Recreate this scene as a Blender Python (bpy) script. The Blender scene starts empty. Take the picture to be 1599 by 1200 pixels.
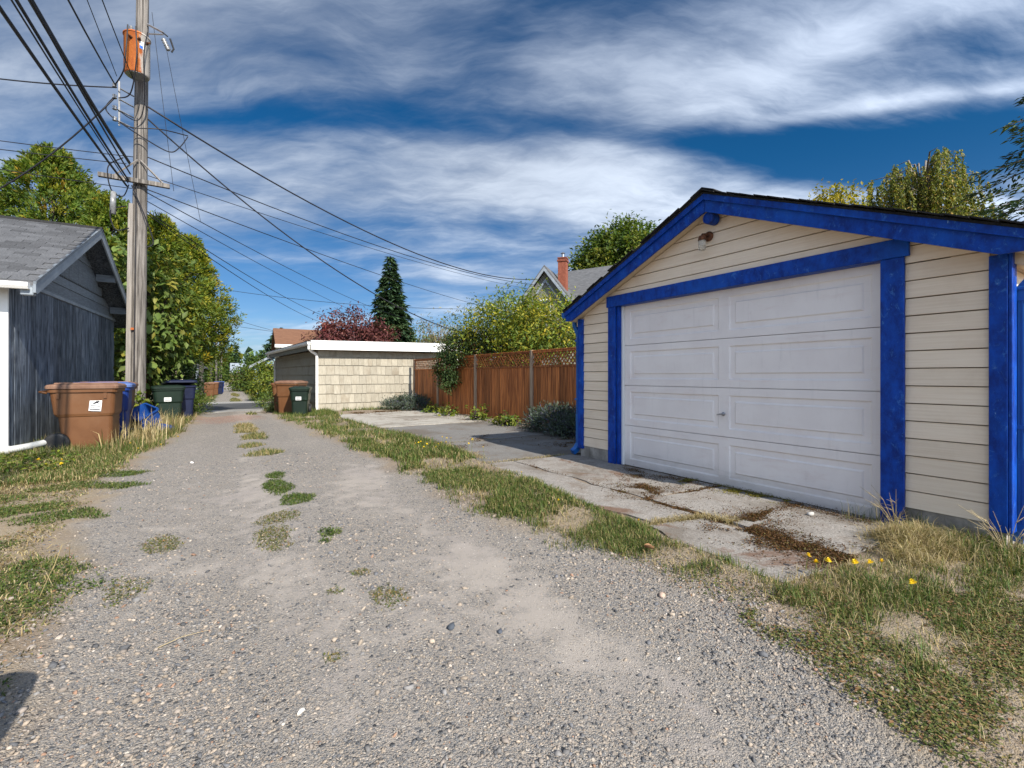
import bpy, bmesh, math, random
import numpy as np
from mathutils import Vector, Matrix

random.seed(7)
RNG = np.random.default_rng(11)
scene = bpy.context.scene
COL = scene.collection
PI = math.pi

# ------------------------------------------------------------------ camera
CAMH = 1.2
YAW = math.atan(460 / 730)
cam_d = bpy.data.cameras.new('camera')
cam_d.sensor_width = 36
cam_d.lens = 730 / 1599 * 36
cam_d.shift_y = -13 / 1599
cam_d.clip_start = 0.05
cam_d.clip_end = 3000
cam = bpy.data.objects.new('camera', cam_d)
COL.objects.link(cam)
cam.location = (0, 0, CAMH)
cam.rotation_euler = (PI / 2, 0, -YAW)
scene.camera = cam

# ------------------------------------------------------------------ light
SUN_EL = math.radians(38)
SUN_DIR = Vector((-0.045, 1.0, -math.tan(SUN_EL))).normalized()   # the way the light travels
sun_d = bpy.data.lights.new('sun', 'SUN')
sun_d.energy = 3.7
sun_d.angle = math.radians(0.53)
sun_d.color = (1.0, 0.93, 0.82)
sun = bpy.data.objects.new('sun', sun_d)
COL.objects.link(sun)
sun.rotation_euler = SUN_DIR.to_track_quat('-Z', 'Y').to_euler()
sun.location = (0, -20, 30)

scene.view_settings.view_transform = 'Standard'
scene.view_settings.look = 'None'
scene.view_settings.exposure = 1.15
scene.view_settings.gamma = 1
scene.view_settings.use_curve_mapping = False

# ------------------------------------------------------------------ node helper
class NT:
    def __init__(s, tree):
        s.t = tree
        s.n = tree.nodes
        s.l = tree.links
    def new(s, typ, **kw):
        nd = s.n.new(typ)
        for k, v in kw.items():
            setattr(nd, k, v)
        return nd
    def put(s, sock, v):
        if isinstance(v, bpy.types.NodeSocket):
            s.l.new(v, sock)
        elif v is not None:
            if isinstance(v, (tuple, list)) and len(v) == 3 and sock.type == 'RGBA':
                v = (*v, 1)
            sock.default_value = v
    def math(s, op, a, b=None, c=None, clamp=False):
        nd = s.new('ShaderNodeMath', operation=op, use_clamp=clamp)
        s.put(nd.inputs[0], a)
        if b is not None: s.put(nd.inputs[1], b)
        if c is not None: s.put(nd.inputs[2], c)
        return nd.outputs[0]
    def vec(s, op, a, b=None, scale=None):
        nd = s.new('ShaderNodeVectorMath', operation=op)
        s.put(nd.inputs[0], a)
        if b is not None: s.put(nd.inputs[1], b)
        if scale is not None: s.put(nd.inputs['Scale'], scale)
        return nd.outputs['Value'] if op in ('DOT_PRODUCT', 'LENGTH', 'DISTANCE') else nd.outputs[0]
    def mix(s, f, a, b, blend='MIX'):
        nd = s.new('ShaderNodeMix', data_type='RGBA', blend_type=blend)
        s.put(nd.inputs[0], f); s.put(nd.inputs[6], a); s.put(nd.inputs[7], b)
        return nd.outputs[2]
    def ramp(s, f, stops, interp='LINEAR'):
        nd = s.new('ShaderNodeValToRGB')
        cr = nd.color_ramp
        cr.interpolation = interp
        while len(cr.elements) < len(stops): cr.elements.new(0.5)
        for e, (p, c) in zip(cr.elements, stops):
            e.position = p
            e.color = (*c, 1) if len(c) == 3 else c
        s.put(nd.inputs[0], f)
        return nd.outputs[0]
    def step(s, v, lo, hi):
        nd = s.new('ShaderNodeMapRange', interpolation_type='SMOOTHSTEP')
        s.put(nd.inputs[0], v); s.put(nd.inputs[1], lo); s.put(nd.inputs[2], hi)
        return nd.outputs[0]
    def noise(s, vec, scale, detail=4, rough=0.55, dist=0.0, w=None):
        nd = s.new('ShaderNodeTexNoise')
        s.put(nd.inputs['Vector'], vec)
        nd.inputs['Scale'].default_value = scale
        nd.inputs['Detail'].default_value = detail
        nd.inputs['Roughness'].default_value = rough
        nd.inputs['Distortion'].default_value = dist
        return nd.outputs[0]
    def voro(s, vec, scale, feature='F1', rnd=1.0):
        nd = s.new('ShaderNodeTexVoronoi', feature=feature)
        s.put(nd.inputs['Vector'], vec)
        nd.inputs['Scale'].default_value = scale
        nd.inputs['Randomness'].default_value = rnd
        return nd

def g3(v): return (v, v, v)

# ------------------------------------------------------------------ world
world = bpy.data.worlds.new('World')
scene.world = world
world.use_nodes = True
def build_world():
    nt = NT(world.node_tree)
    nt.n.clear()
    out = nt.new('ShaderNodeOutputWorld')
    bg = nt.new('ShaderNodeBackground')
    bg.inputs[1].default_value = 0.12
    sky = nt.new('ShaderNodeTexSky', sky_type='NISHITA')
    sky.sun_disc = False
    sky.sun_elevation = SUN_EL
    sky.sun_rotation = math.atan2(-SUN_DIR.x, -SUN_DIR.y)
    sky.altitude = 50
    sky.air_density = 1.0
    sky.dust_density = 0.4
    sky.ozone_density = 3.0
    d = nt.new('ShaderNodeTexCoord').outputs['Generated']
    sp = nt.new('ShaderNodeSeparateXYZ'); nt.put(sp.inputs[0], d)
    z = nt.math('MAXIMUM', sp.outputs[2], 0.0)
    den = nt.math('ADD', z, 0.30)
    # bearing of the wind: the high cloud is drawn out along it
    cs, sn = math.cos(YAW), math.sin(YAW)
    rx = nt.math('SUBTRACT', nt.math('MULTIPLY', sp.outputs[0], cs), nt.math('MULTIPLY', sp.outputs[1], sn))
    fy = nt.math('ADD', nt.math('MULTIPLY', sp.outputs[0], sn), nt.math('MULTIPLY', sp.outputs[1], cs))
    px = nt.math('DIVIDE', rx, den)
    py = nt.math('DIVIDE', fy, den)
    cb = nt.new('ShaderNodeCombineXYZ'); nt.put(cb.inputs[0], px); nt.put(cb.inputs[1], py); cb.inputs[2].default_value = 5.3
    P = cb.outputs[0]
    def warp(vec, scale, amt, det=2):
        wn = nt.new('ShaderNodeTexNoise'); nt.put(wn.inputs['Vector'], vec); wn.inputs['Scale'].default_value = scale; wn.inputs['Detail'].default_value = det
        return nt.vec('ADD', vec, nt.vec('SCALE', nt.vec('SUBTRACT', wn.outputs['Color'], (0.5, 0.5, 0.5)), scale=amt))
    def mapped(vec, rot, sc):
        mp = nt.new('ShaderNodeMapping'); nt.put(mp.inputs[0], vec)
        mp.inputs['Rotation'].default_value = (0, 0, math.radians(rot)); mp.inputs['Scale'].default_value = sc
        return mp.outputs[0]
    Pw = warp(P, 0.9, 0.50)
    veil = nt.noise(mapped(Pw, -22, (0.8, 1.2, 1)), 1.25, 4, 0.5, 0.0)          # broad veil
    n1 = nt.noise(mapped(warp(Pw, 2.2, 0.22, 3), -30, (0.55, 2.2, 1)), 1.7, 9, 0.58, 0.15)   # streaks
    n3 = nt.noise(mapped(warp(P, 3.2, 0.22, 4), -34, (0.8, 3.0, 1)), 3.2, 9, 0.62, 0.15)    # fine combed filaments
    dens = nt.math('ADD', nt.math('MULTIPLY', veil, 0.45), nt.math('MULTIPLY', n1, 0.55))
    dens = nt.math('ADD', dens, nt.math('MULTIPLY', nt.math('SUBTRACT', n3, 0.5), 0.24))
    # wider openings and banks of this sky (cloud-plane coordinates: right, ahead, radius right, radius ahead, strength)
    for (cx, cy, ax, ay, ro, k) in CLOUD_SHAPES:
        c_, s_ = math.cos(math.radians(ro)), math.sin(math.radians(ro))
        ux = nt.math('SUBTRACT', px, cx); uy = nt.math('SUBTRACT', py, cy)
        dx = nt.math('DIVIDE', nt.math('ADD', nt.math('MULTIPLY', ux, c_), nt.math('MULTIPLY', uy, s_)), ax)
        dy = nt.math('DIVIDE', nt.math('SUBTRACT', nt.math('MULTIPLY', uy, c_), nt.math('MULTIPLY', ux, s_)), ay)
        r2 = nt.math('ADD', nt.math('MULTIPLY', dx, dx), nt.math('MULTIPLY', dy, dy))
        gss = nt.math('EXPONENT', nt.math('MULTIPLY', r2, -1.0))
        dens = nt.math('ADD', dens, nt.math('MULTIPLY', gss, k))
    cov = nt.step(dens, 0.35, 0.72)
    deep = nt.mix(1.0, sky.outputs[0], nt.mix(nt.step(z, 0.42, 0.03), SKY_TINT, SKY_TINT_LOW), 'MULTIPLY')
    # tone of the ice cloud: greyer where thin or high, paler where thick or low
    low = nt.step(z, 0.60, 0.10)
    tone = nt.math('ADD', nt.math('MULTIPLY', nt.math('SUBTRACT', n3, 0.5), 1.5), nt.math('MULTIPLY', nt.math('SUBTRACT', n1, 0.5), 1.6))
    tone = nt.step(nt.math('ADD', tone, 0.42), 0.0, 1.0)
    ctop = nt.mix(tone, CLOUD_DARK, nt.vec('SCALE', CLOUD_MID, scale=0.86))
    clow = nt.mix(tone, CLOUD_MID, CLOUD_LIGHT)
    cc = nt.mix(low, ctop, clow)
    # ice cloud scatters forward: it grows brighter towards the sun, darkest opposite it
    mu = nt.vec('DOT_PRODUCT', d, tuple(-SUN_DIR))
    g = 0.38
    hg = nt.math('POWER', nt.math('SUBTRACT', 1 + g * g, nt.math('MULTIPLY', mu, 2 * g)), -1.5)
    phase = nt.math('MULTIPLY', hg, (1 + g) ** 3)
    phase = nt.math('MINIMUM', phase, 9.0)
    cc = nt.vec('SCALE', cc, scale=phase)
    col = nt.mix(nt.math('MULTIPLY', cov, 0.92), deep, cc)
    nt.put(bg.inputs[0], col)
    nt.l.new(bg.outputs[0], out.inputs[0])
SKY_TINT = (0.035, 0.20, 0.31)
SKY_TINT_LOW = (0.215, 0.29, 0.385)
CLOUD_DARK = (0.72, 0.88, 1.18)
CLOUD_MID = (1.40, 1.62, 2.0)
CLOUD_LIGHT = (2.9, 3.2, 3.6)
CLOUD_SHAPES = [(0.92, 1.13, 0.36, 0.13, -18, -0.36), (0.50, 1.17, 0.30, 0.06, 0, -0.14), (-0.42, 1.09, 0.40, 0.055, 8, -0.14), (-1.0, 2.0, 0.45, 0.3, 0, -0.22),
                (0.58, 0.90, 0.20, 0.06, -40, 0.14), (0.82, 0.985, 0.24, 0.025, -24, 0.16), (-0.15, 1.36, 0.7, 0.15, 0, 0.13), (-0.75, 0.84, 0.6, 0.16, 0, 0.10), (0.9, 0.84, 0.2, 0.08, 0, -0.12)]
build_world()

# ------------------------------------------------------------------ mesh helpers
def mesh_np(name, V, F, col=None, smooth=False):
    """V (n,3), F (m,k) one polygon size; col (n,3) kept as a point attribute."""
    me = bpy.data.meshes.new(name)
    V = np.asarray(V, np.float32); F = np.asarray(F, np.int32)
    me.vertices.add(len(V)); me.vertices.foreach_set('co', V.ravel())
    k = F.shape[1]
    me.loops.add(F.size); me.loops.foreach_set('vertex_index', F.ravel())
    me.polygons.add(len(F))
    me.polygons.foreach_set('loop_start', np.arange(0, F.size, k, dtype=np.int32))
    me.polygons.foreach_set('loop_total', np.full(len(F), k, np.int32))
    if smooth:
        me.polygons.foreach_set('use_smooth', np.ones(len(F), bool))
    me.update(calc_edges=True)
    if col is not None:
        a = me.attributes.new('col', 'FLOAT_COLOR', 'POINT')
        c4 = np.ones((len(V), 4), np.float32); c4[:, :3] = col
        a.data.foreach_set('color', c4.ravel())
    return me

class MB:
    def __init__(s):
        s.v = []; s.f = []
    def add(s, vs, fs):
        b = len(s.v)
        s.v += [tuple(v) for v in vs]
        s.f += [tuple(i + b for i in f) for f in fs]
        return s
    def box(s, x0, x1, y0, y1, z0, z1, bev=0.0):
        x0, x1 = min(x0, x1), max(x0, x1); y0, y1 = min(y0, y1), max(y0, y1); z0, z1 = min(z0, z1), max(z0, z1)
        if bev > 0:
            b = bev
            vs = []; ring = []
            for z, i in ((z0, b), (z0 + b, 0), (z1 - b, 0), (z1, b)):
                ring.append(len(vs))
                for (sx, sy) in ((0, 0), (1, 0), (1, 1), (0, 1)):
                    X = x0 + i if sx == 0 else x1 - i
                    Y = y0 + i if sy == 0 else y1 - i
                    ex = b if i == 0 else 0
                    if (sx, sy) == (0, 0): vs += [(X, Y + ex, z), (X + ex, Y, z)]
                    if (sx, sy) == (1, 0): vs += [(X - ex, Y, z), (X, Y + ex, z)]
                    if (sx, sy) == (1, 1): vs += [(X, Y - ex, z), (X - ex, Y, z)]
                    if (sx, sy) == (0, 1): vs += [(X + ex, Y, z), (X, Y - ex, z)]
            fs = [tuple(reversed(range(8))), tuple(range(24, 32))]
            for r in range(3):
                for k in range(8):
                    a = r * 8 + k; c = r * 8 + (k + 1) % 8
                    fs.append((a, c, c + 8, a + 8))
            return s.add(vs, fs)
        vs = [(x0, y0, z0), (x1, y0, z0), (x1, y1, z0), (x0, y1, z0), (x0, y0, z1), (x1, y0, z1), (x1, y1, z1), (x0, y1, z1)]
        return s.add(vs, [(3, 2, 1, 0), (4, 5, 6, 7), (0, 1, 5, 4), (1, 2, 6, 5), (2, 3, 7, 6), (3, 0, 4, 7)])
    def prism(s, poly, axis, a, b):
        """poly: 2-D outline (other two axes in x,y,z order) pushed along axis from a to b"""
        n = len(poly)
        def p(q, t):
            return {'x': (t, q[0], q[1]), 'y': (q[0], t, q[1]), 'z': (q[0], q[1], t)}[axis]
        vs = [p(q, a) for q in poly] + [p(q, b) for q in poly]
        fs = [tuple(reversed(range(n))), tuple(range(n, 2 * n))]
        for i in range(n):
            j = (i + 1) % n
            fs.append((i, j, j + n, i + n))
        return s.add(vs, fs)
    def tube(s, pts, r, n=8, cap=True, square=False):
        pts = [Vector(p) for p in pts]
        rs = r if isinstance(r, (list, tuple)) else [r] * len(pts)
        vs = []; fs = []
        up = None
        for i, p in enumerate(pts):
            t = (pts[min(i + 1, len(pts) - 1)] - pts[max(i - 1, 0)])
            t = t.normalized() if t.length > 1e-9 else Vector((0, 0, 1))
            if up is None:
                up = t.orthogonal().normalized() if abs(t.z) < 0.99 else Vector((1, 0, 0))
                if square and abs(t.z) > 0.9: up = Vector((1, 0, 0))
            up = (up - t * up.dot(t)).normalized()
            w = t.cross(up)
            m = 4 if square else n
            for k in range(m):
                an = 2 * PI * (k + (0.5 if square else 0)) / m
                rr = rs[i] * (1.414 if square else 1)
                vs.append(p + up * math.cos(an) * rr + w * math.sin(an) * rr)
        m = 4 if square else n
        for i in range(len(pts) - 1):
            for k in range(m):
                a = i * m + k; c = i * m + (k + 1) % m
                fs.append((a, c, c + m, a + m))
        if cap:
            fs.append(tuple(reversed(range(m))))
            fs.append(tuple(range((len(pts) - 1) * m, len(pts) * m)))
        return s.add(vs, fs)
    def lathe(s, prof, n=20, c=(0, 0, 0), cap=True):
        vs = []; fs = []
        for (r, z) in prof:
            for k in range(n):
                an = 2 * PI * k / n
                vs.append((c[0] + r * math.cos(an), c[1] + r * math.sin(an), c[2] + z))
        for i in range(len(prof) - 1):
            for k in range(n):
                a = i * n + k; b = i * n + (k + 1) % n
                fs.append((a, b, b + n, a + n))
        if cap:
            fs.append(tuple(reversed(range(n))))
            fs.append(tuple(range((len(prof) - 1) * n, len(prof) * n)))
        return s.add(vs, fs)
    def loft(s, rings, cap=True):
        n = len(rings[0]); vs = [p for r in rings for p in r]; fs = []
        for i in range(len(rings) - 1):
            for k in range(n):
                a = i * n + k; b = i * n + (k + 1) % n
                fs.append((a, b, b + n, a + n))
        if cap:
            fs.append(tuple(reversed(range(n))))
            fs.append(tuple(range((len(rings) - 1) * n, len(rings) * n)))
        return s.add(vs, fs)
    def xform(s, M):
        s.v = [tuple(M @ Vector(v)) for v in s.v]
        return s
    def mesh(s, name, off=(0, 0, 0), smooth=False):
        me = bpy.data.meshes.new(name)
        ox, oy, oz = off
        me.from_pydata([(x - ox, y - oy, z - oz) for x, y, z in s.v], [], s.f)
        if smooth:
            for p in me.polygons: p.use_smooth = True
        me.update()
        return me

def link(name, me, m, parent=None, loc=(0, 0, 0), rot=(0, 0, 0), scale=None):
    o = bpy.data.objects.new(name, me)
    COL.objects.link(o)
    if m is not None and me is not None and len(me.materials) == 0: me.materials.append(m)
    if parent is not None: o.parent = parent
    o.location = loc; o.rotation_euler = rot
    if scale is not None: o.scale = scale
    return o

def obj(name, mb, m, parent=None, smooth=False):
    """mesh collector in the coordinates of its (unrotated) thing's world, shifted to the thing's base"""
    off = (0, 0, 0)
    p = parent
    while p is not None:
        off = (off[0] + p.location[0], off[1] + p.location[1], off[2] + p.location[2])
        p = p.parent
    return link(name, mb.mesh(name, off, smooth), m, parent)

def objl(name, mb, m, parent=None, smooth=False, loc=(0, 0, 0), rot=(0, 0, 0)):
    """mesh collector already in the thing's own coordinates"""
    return link(name, mb.mesh(name, (0, 0, 0), smooth), m, parent, loc, rot)

def tag(o, label, cat=None, group=None, kind=None):
    if label: o['label'] = label
    if cat: o['category'] = cat
    if group: o['group'] = group
    if kind: o['kind'] = kind
    return o

def thing(name, label, cat, loc=(0, 0, 0), rz=0.0, group=None):
    o = bpy.data.objects.new(name, None)
    COL.objects.link(o)
    o.location = loc; o.rotation_euler = (0, 0, rz)
    o.empty_display_size = 0.2
    return tag(o, label, cat, group)

def copy_tree(o, parent=None):
    c = o.copy(); COL.objects.link(c)
    if parent is not None: c.parent = parent
    for ch in list(o.children):
        copy_tree(ch, c)
    return c

# ------------------------------------------------------------------ numpy noise
def _h(i, j, s):
    n = (i.astype(np.int64) * 374761393 + j.astype(np.int64) * 668265263 + s * 974711) & 0x7fffffff
    n = ((n ^ (n >> 13)) * 1274126177) & 0x7fffffff
    return ((n ^ (n >> 16)) & 0xffff) / 65535.0
def vnoise(x, y, s=0):
    x = np.asarray(x, float); y = np.asarray(y, float)
    i = np.floor(x).astype(int); j = np.floor(y).astype(int)
    fx = x - i; fy = y - j
    fx = fx * fx * (3 - 2 * fx); fy = fy * fy * (3 - 2 * fy)
    return (_h(i, j, s) * (1 - fx) + _h(i + 1, j, s) * fx) * (1 - fy) + (_h(i, j + 1, s) * (1 - fx) + _h(i + 1, j + 1, s) * fx) * fy
def fbm(x, y, s=0, o=4):
    t = 0; a = 0.5; n = 0
    for k in range(o):
        t = t + a * vnoise(x * 2 ** k, y * 2 ** k, s + k * 17); n += a; a *= 0.5
    return t / n
def sst(v, a, b):
    t = np.clip((np.asarray(v, float) - a) / (b - a), 0, 1)
    return t * t * (3 - 2 * t)

# ------------------------------------------------------------------ material helpers
MATS = {}
def base_mat(name):
    m = bpy.data.materials.new(name); m.use_nodes = True
    nt = NT(m.node_tree); nt.n.clear()
    out = nt.new('ShaderNodeOutputMaterial')
    bs = nt.new('ShaderNodeBsdfPrincipled')
    nt.l.new(bs.outputs[0], out.inputs[0])
    return m, nt, bs, out
def coords(nt, rnd=True, scale=(1, 1, 1)):
    tc = nt.new('ShaderNodeTexCoord').outputs['Object']
    if rnd:
        oi = nt.new('ShaderNodeObjectInfo')
        cb = nt.new('ShaderNodeCombineXYZ')
        nt.put(cb.inputs[0], nt.math('MULTIPLY', oi.outputs['Random'], 31.7))
        nt.put(cb.inputs[1], nt.math('MULTIPLY', oi.outputs['Random'], 77.1))
        nt.put(cb.inputs[2], nt.math('MULTIPLY', oi.outputs['Random'], 13.3))
        tc = nt.vec('ADD', tc, cb.outputs[0])
        r = oi.outputs['Random']
    else:
        r = None
    if scale != (1, 1, 1):
        tc = nt.vec('MULTIPLY', tc, scale)
    return tc, r
def bump(nt, bs, h, strength=0.3, dist=0.01):
    b = nt.new('ShaderNodeBump')
    b.inputs['Strength'].default_value = strength
    b.inputs['Distance'].default_value = dist
    nt.put(b.inputs['Height'], h)
    nt.l.new(b.outputs[0], bs.inputs['Normal'])

def mat(name, c1, c2, scale=4, stretch=(1, 1, 1), rough=0.8, bmp=0.15, bdist=0.005, vary=0.12, detail=5, spec=0.3, metal=0.0, blotch=None, blotch_scale=1.2):
    """two-tone noise material with grain, per-object tone and optional blotches of dirt (c, amount)"""
    m, nt, bs, out = base_mat(name)
    tc, r = coords(nt, True)
    ts = nt.vec('MULTIPLY', tc, stretch)
    n = nt.noise(ts, scale, detail, 0.6)
    c = nt.mix(nt.step(n, 0.3, 0.72), c1, c2)
    if blotch:
        bn = nt.noise(tc, blotch_scale, 6, 0.65, 0.4)
        c = nt.mix(nt.math('MULTIPLY', nt.step(bn, 0.48, 0.72), blotch[1]), c, blotch[0])
    if vary:
        k = nt.math('ADD', nt.math('MULTIPLY', r, 2 * vary), 1 - vary)
        c = nt.vec('SCALE', c, scale=k)
    nt.put(bs.inputs['Base Color'], c)
    bs.inputs['Roughness'].default_value = rough
    bs.inputs['Metallic'].default_value = metal
    bs.inputs['Specular IOR Level'].default_value = spec
    if bmp: bump(nt, bs, n, bmp, bdist)
    MATS[name] = m
    return m

def leaf_mat(name, transl=0.35, rough=0.55, spec=0.25):
    m, nt, bs, out = base_mat(name)
    at = nt.new('ShaderNodeAttribute', attribute_name='col')
    nt.put(bs.inputs['Base Color'], at.outputs['Color'])
    bs.inputs['Roughness'].default_value = rough
    bs.inputs['Specular IOR Level'].default_value = spec
    tr = nt.new('ShaderNodeBsdfTranslucent')
    nt.put(tr.inputs[0], nt.vec('MULTIPLY', at.outputs['Color'], (1.0, 1.15, 0.6)))
    mx = nt.new('ShaderNodeMixShader'); mx.inputs[0].default_value = transl
    nt.l.new(bs.outputs[0], mx.inputs[1]); nt.l.new(tr.outputs[0], mx.inputs[2])
    nt.l.new(mx.outputs[0], out.inputs[0])
    MATS[name] = m
    return m

def attr_mat(name, rough=0.85, spec=0.3):
    m, nt, bs, out = base_mat(name)
    at = nt.new('ShaderNodeAttribute', attribute_name='col')
    tc = nt.new('ShaderNodeTexCoord').outputs['Object']
    n = nt.noise(tc, 160, 3)
    nt.put(bs.inputs['Base Color'], nt.vec('SCALE', at.outputs['Color'], scale=nt.math('ADD', nt.math('MULTIPLY', n, 0.6), 0.7)))
    bs.inputs['Roughness'].default_value = rough
    bs.inputs['Specular IOR Level'].default_value = spec
    MATS[name] = m
    return m

# ---- paints, woods, roofing
CREAM = mat('cream_paint', (0.72, 0.585, 0.44), (0.79, 0.665, 0.52), 5, (3, 0.35, 14), 0.6, 0.25, 0.004, 0.05, 6, 0.3, blotch=((0.60, 0.47, 0.34), 0.45), blotch_scale=1.6)
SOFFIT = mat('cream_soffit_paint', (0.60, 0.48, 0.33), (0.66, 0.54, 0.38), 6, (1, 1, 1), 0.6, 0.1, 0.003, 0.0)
JOINT = mat('dark_sheathing', (0.26, 0.20, 0.135), (0.34, 0.27, 0.19), 8, vary=0)
WHITE = mat('white_paint', (0.72, 0.72, 0.70), (0.80, 0.79, 0.77), 3, (1, 1, 1), 0.5, 0.05, 0.002, 0.03)
def door_mat():
    m, nt, bs, out = base_mat('white_door_paint')
    tc, r = coords(nt, False)
    n = nt.noise(tc, 2.5, 6, 0.6); n2 = nt.noise(nt.vec('MULTIPLY', tc, (1, 1, 4)), 2.2, 7, 0.7, 0.4); n3 = nt.noise(nt.vec('MULTIPLY', tc, (1, 9, 1.2)), 2.0, 5, 0.65)
    sp = nt.new('ShaderNodeSeparateXYZ'); nt.put(sp.inputs[0], tc)
    c = nt.mix(nt.step(n, 0.3, 0.72), (0.76, 0.70, 0.675), (0.82, 0.765, 0.735))
    c = nt.mix(nt.math('MULTIPLY', nt.step(n2, 0.54, 0.74), 0.35), c, (0.66, 0.52, 0.47))            # pinkish old stains
    c = nt.mix(nt.math('MULTIPLY', nt.step(n3, 0.55, 0.75), 0.22), c, (0.52, 0.48, 0.46))            # rain streaks
    splash = nt.math('MULTIPLY', nt.step(nt.math('ADD', sp.outputs[2], nt.math('MULTIPLY', nt.math('SUBTRACT', n2, 0.5), 0.5)), 0.26, 0.0), 0.55)
    c = nt.mix(splash, c, (0.42, 0.37, 0.33))                                                          # mud splashed up from the slab
    nt.put(bs.inputs['Base Color'], c); bs.inputs['Roughness'].default_value = 0.45
    bump(nt, bs, nt.math('ADD', n, nt.math('MULTIPLY', n2, 0.6)), 0.08, 0.004)
    return m
DOORW = door_mat()
CONCRETE_W = mat('foundation_concrete', (0.20, 0.18, 0.16), (0.38, 0.35, 0.31), 7, (1, 1, 1), 0.9, 0.5, 0.01, 0.05, 8, blotch=((0.08, 0.075, 0.06), 0.7), blotch_scale=4)
ROOFBLK = mat('black_roofing', (0.012, 0.012, 0.013), (0.03, 0.029, 0.028), 30, (1, 1, 1), 0.95, 0.5, 0.006, 0.3)
SHINGLE = mat('grey_asphalt_shingle', (0.048, 0.050, 0.055), (0.105, 0.107, 0.113), 60, (1, 1, 1), 0.95, 0.5, 0.004, 0.28)
SHING_FAR = mat('far_grey_roofing', (0.075, 0.077, 0.082), (0.13, 0.132, 0.138), 3, (1, 1, 6), 0.95, 0.3, 0.01, 0.1)
BROWNROOF = mat('brown_roofing', (0.115, 0.055, 0.032), (0.175, 0.088, 0.05), 4, (1, 1, 8), 0.95, 0.3, 0.01, 0.1)
GREYWOOD = mat('weathered_grey_plank', (0.035, 0.042, 0.052), (0.20, 0.232, 0.275), 3.6, (8, 8, 0.7), 0.95, 0.7, 0.010, 0.30, 8, 0.15, blotch=((0.26, 0.29, 0.32), 0.55), blotch_scale=2.2)
GREYSID = mat('grey_blue_siding', (0.13, 0.15, 0.17), (0.20, 0.225, 0.25), 6, (1, 1, 8), 0.8, 0.2, 0.004, 0.12)
GREYTRIM = mat('pale_grey_trim', (0.20, 0.23, 0.265), (0.27, 0.305, 0.34), 4, (1, 1, 1), 0.6, 0.1, 0.003, 0.03)
TANSH = mat('tan_wall_shingle', (0.275, 0.25, 0.20), (0.36, 0.33, 0.268), 6, (9, 9, 0.8), 0.85, 0.5, 0.004, 0.10, 6, 0.2, blotch=((0.20, 0.165, 0.12), 0.6))
FENCEW = mat('stained_cedar_picket', (0.17, 0.046, 0.013), (0.56, 0.19, 0.052), 3.0, (10, 10, 0.5), 0.65, 0.4, 0.004, 0.42, 6, 0.35)
FENCEP = mat('grey_cedar_post', (0.28, 0.19, 0.125), (0.42, 0.31, 0.215), 4, (8, 8, 0.7), 0.8, 0.3, 0.004, 0.1)
POLEW = mat('weathered_pole_wood', (0.045, 0.040, 0.036), (0.235, 0.215, 0.195), 3.4, (9, 9, 0.35), 0.9, 0.7, 0.012, 0.08, 8, 0.2)
CONDUIT = mat('grey_wood_moulding', (0.17, 0.155, 0.14), (0.26, 0.235, 0.21), 3, (10, 10, 0.5), 0.85, 0.3, 0.005, 0.05)
BLACK = mat('black_rubber', (0.010, 0.010, 0.011), (0.022, 0.022, 0.023), 12, rough=0.55, vary=0.1)
WIRE = mat('black_cable', (0.008, 0.008, 0.011), (0.02, 0.02, 0.026), 5, rough=0.6, bmp=0)
METAL = mat('dull_metal', (0.30, 0.30, 0.31), (0.45, 0.45, 0.46), 9, rough=0.4, metal=0.8, bmp=0.05)
RUST = mat('rusty_iron', (0.05, 0.022, 0.012), (0.16, 0.06, 0.025), 25, rough=0.8, bmp=0.3)
PORCELAIN = mat('grey_porcelain', (0.12, 0.125, 0.13), (0.24, 0.24, 0.24), 10, rough=0.3, spec=0.5)
BRICK = mat('red_brick', (0.15, 0.045, 0.027), (0.23, 0.075, 0.045), 9, rough=0.9, vary=0.2)
REDPAINT = mat('red_painted_brick', (0.15, 0.018, 0.018), (0.20, 0.032, 0.03), 6, rough=0.8, vary=0.15)
YELLOWP = mat('pale_yellow_paint', (0.42, 0.33, 0.16), (0.47, 0.38, 0.19), 4, rough=0.7, vary=0.05)
TEALP = mat('blue_grey_paint', (0.20, 0.30, 0.36), (0.26, 0.37, 0.43), 4, rough=0.7, vary=0.1)
GREYP = mat('grey_green_paint', (0.15, 0.15, 0.125), (0.19, 0.19, 0.16), 4, rough=0.7, vary=0.05)
DARKGLASS = mat('dark_window_glass', (0.03, 0.035, 0.04), (0.05, 0.055, 0.06), 3, rough=0.1, spec=0.8, bmp=0)
BARK = mat('brown_bark', (0.045, 0.032, 0.023), (0.12, 0.09, 0.065), 8, (4, 4, 0.8), 0.95, 0.8, 0.02, 0.15)
BIRCHBARK = mat('pale_birch_bark', (0.10, 0.085, 0.07), (0.26, 0.24, 0.21), 5, (1, 1, 6), 0.8, 0.3, 0.01, 0.1)
STEMG = mat('green_stem', (0.10, 0.14, 0.03), (0.16, 0.20, 0.05), 10, rough=0.7)
PVC = mat('white_plastic_pipe', (0.42, 0.43, 0.42), (0.52, 0.52, 0.50), 3, rough=0.35, spec=0.5)
PVCY = mat('yellow_plastic_tape', (0.62, 0.48, 0.03), (0.72, 0.56, 0.05), 6, rough=0.4)
FLOWERY = mat('yellow_petals', (0.72, 0.48, 0.01), (0.85, 0.62, 0.02), 30, rough=0.6)
STICKER = mat('white_sticker', (0.66, 0.66, 0.66), (0.74, 0.74, 0.73), 9, rough=0.5, bmp=0)
INK = mat('black_print', (0.015, 0.015, 0.018), (0.03, 0.03, 0.032), 20, rough=0.6, bmp=0)
BLUEST = mat('blue_print', (0.02, 0.10, 0.45), (0.03, 0.13, 0.5), 20, rough=0.5, bmp=0)
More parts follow.
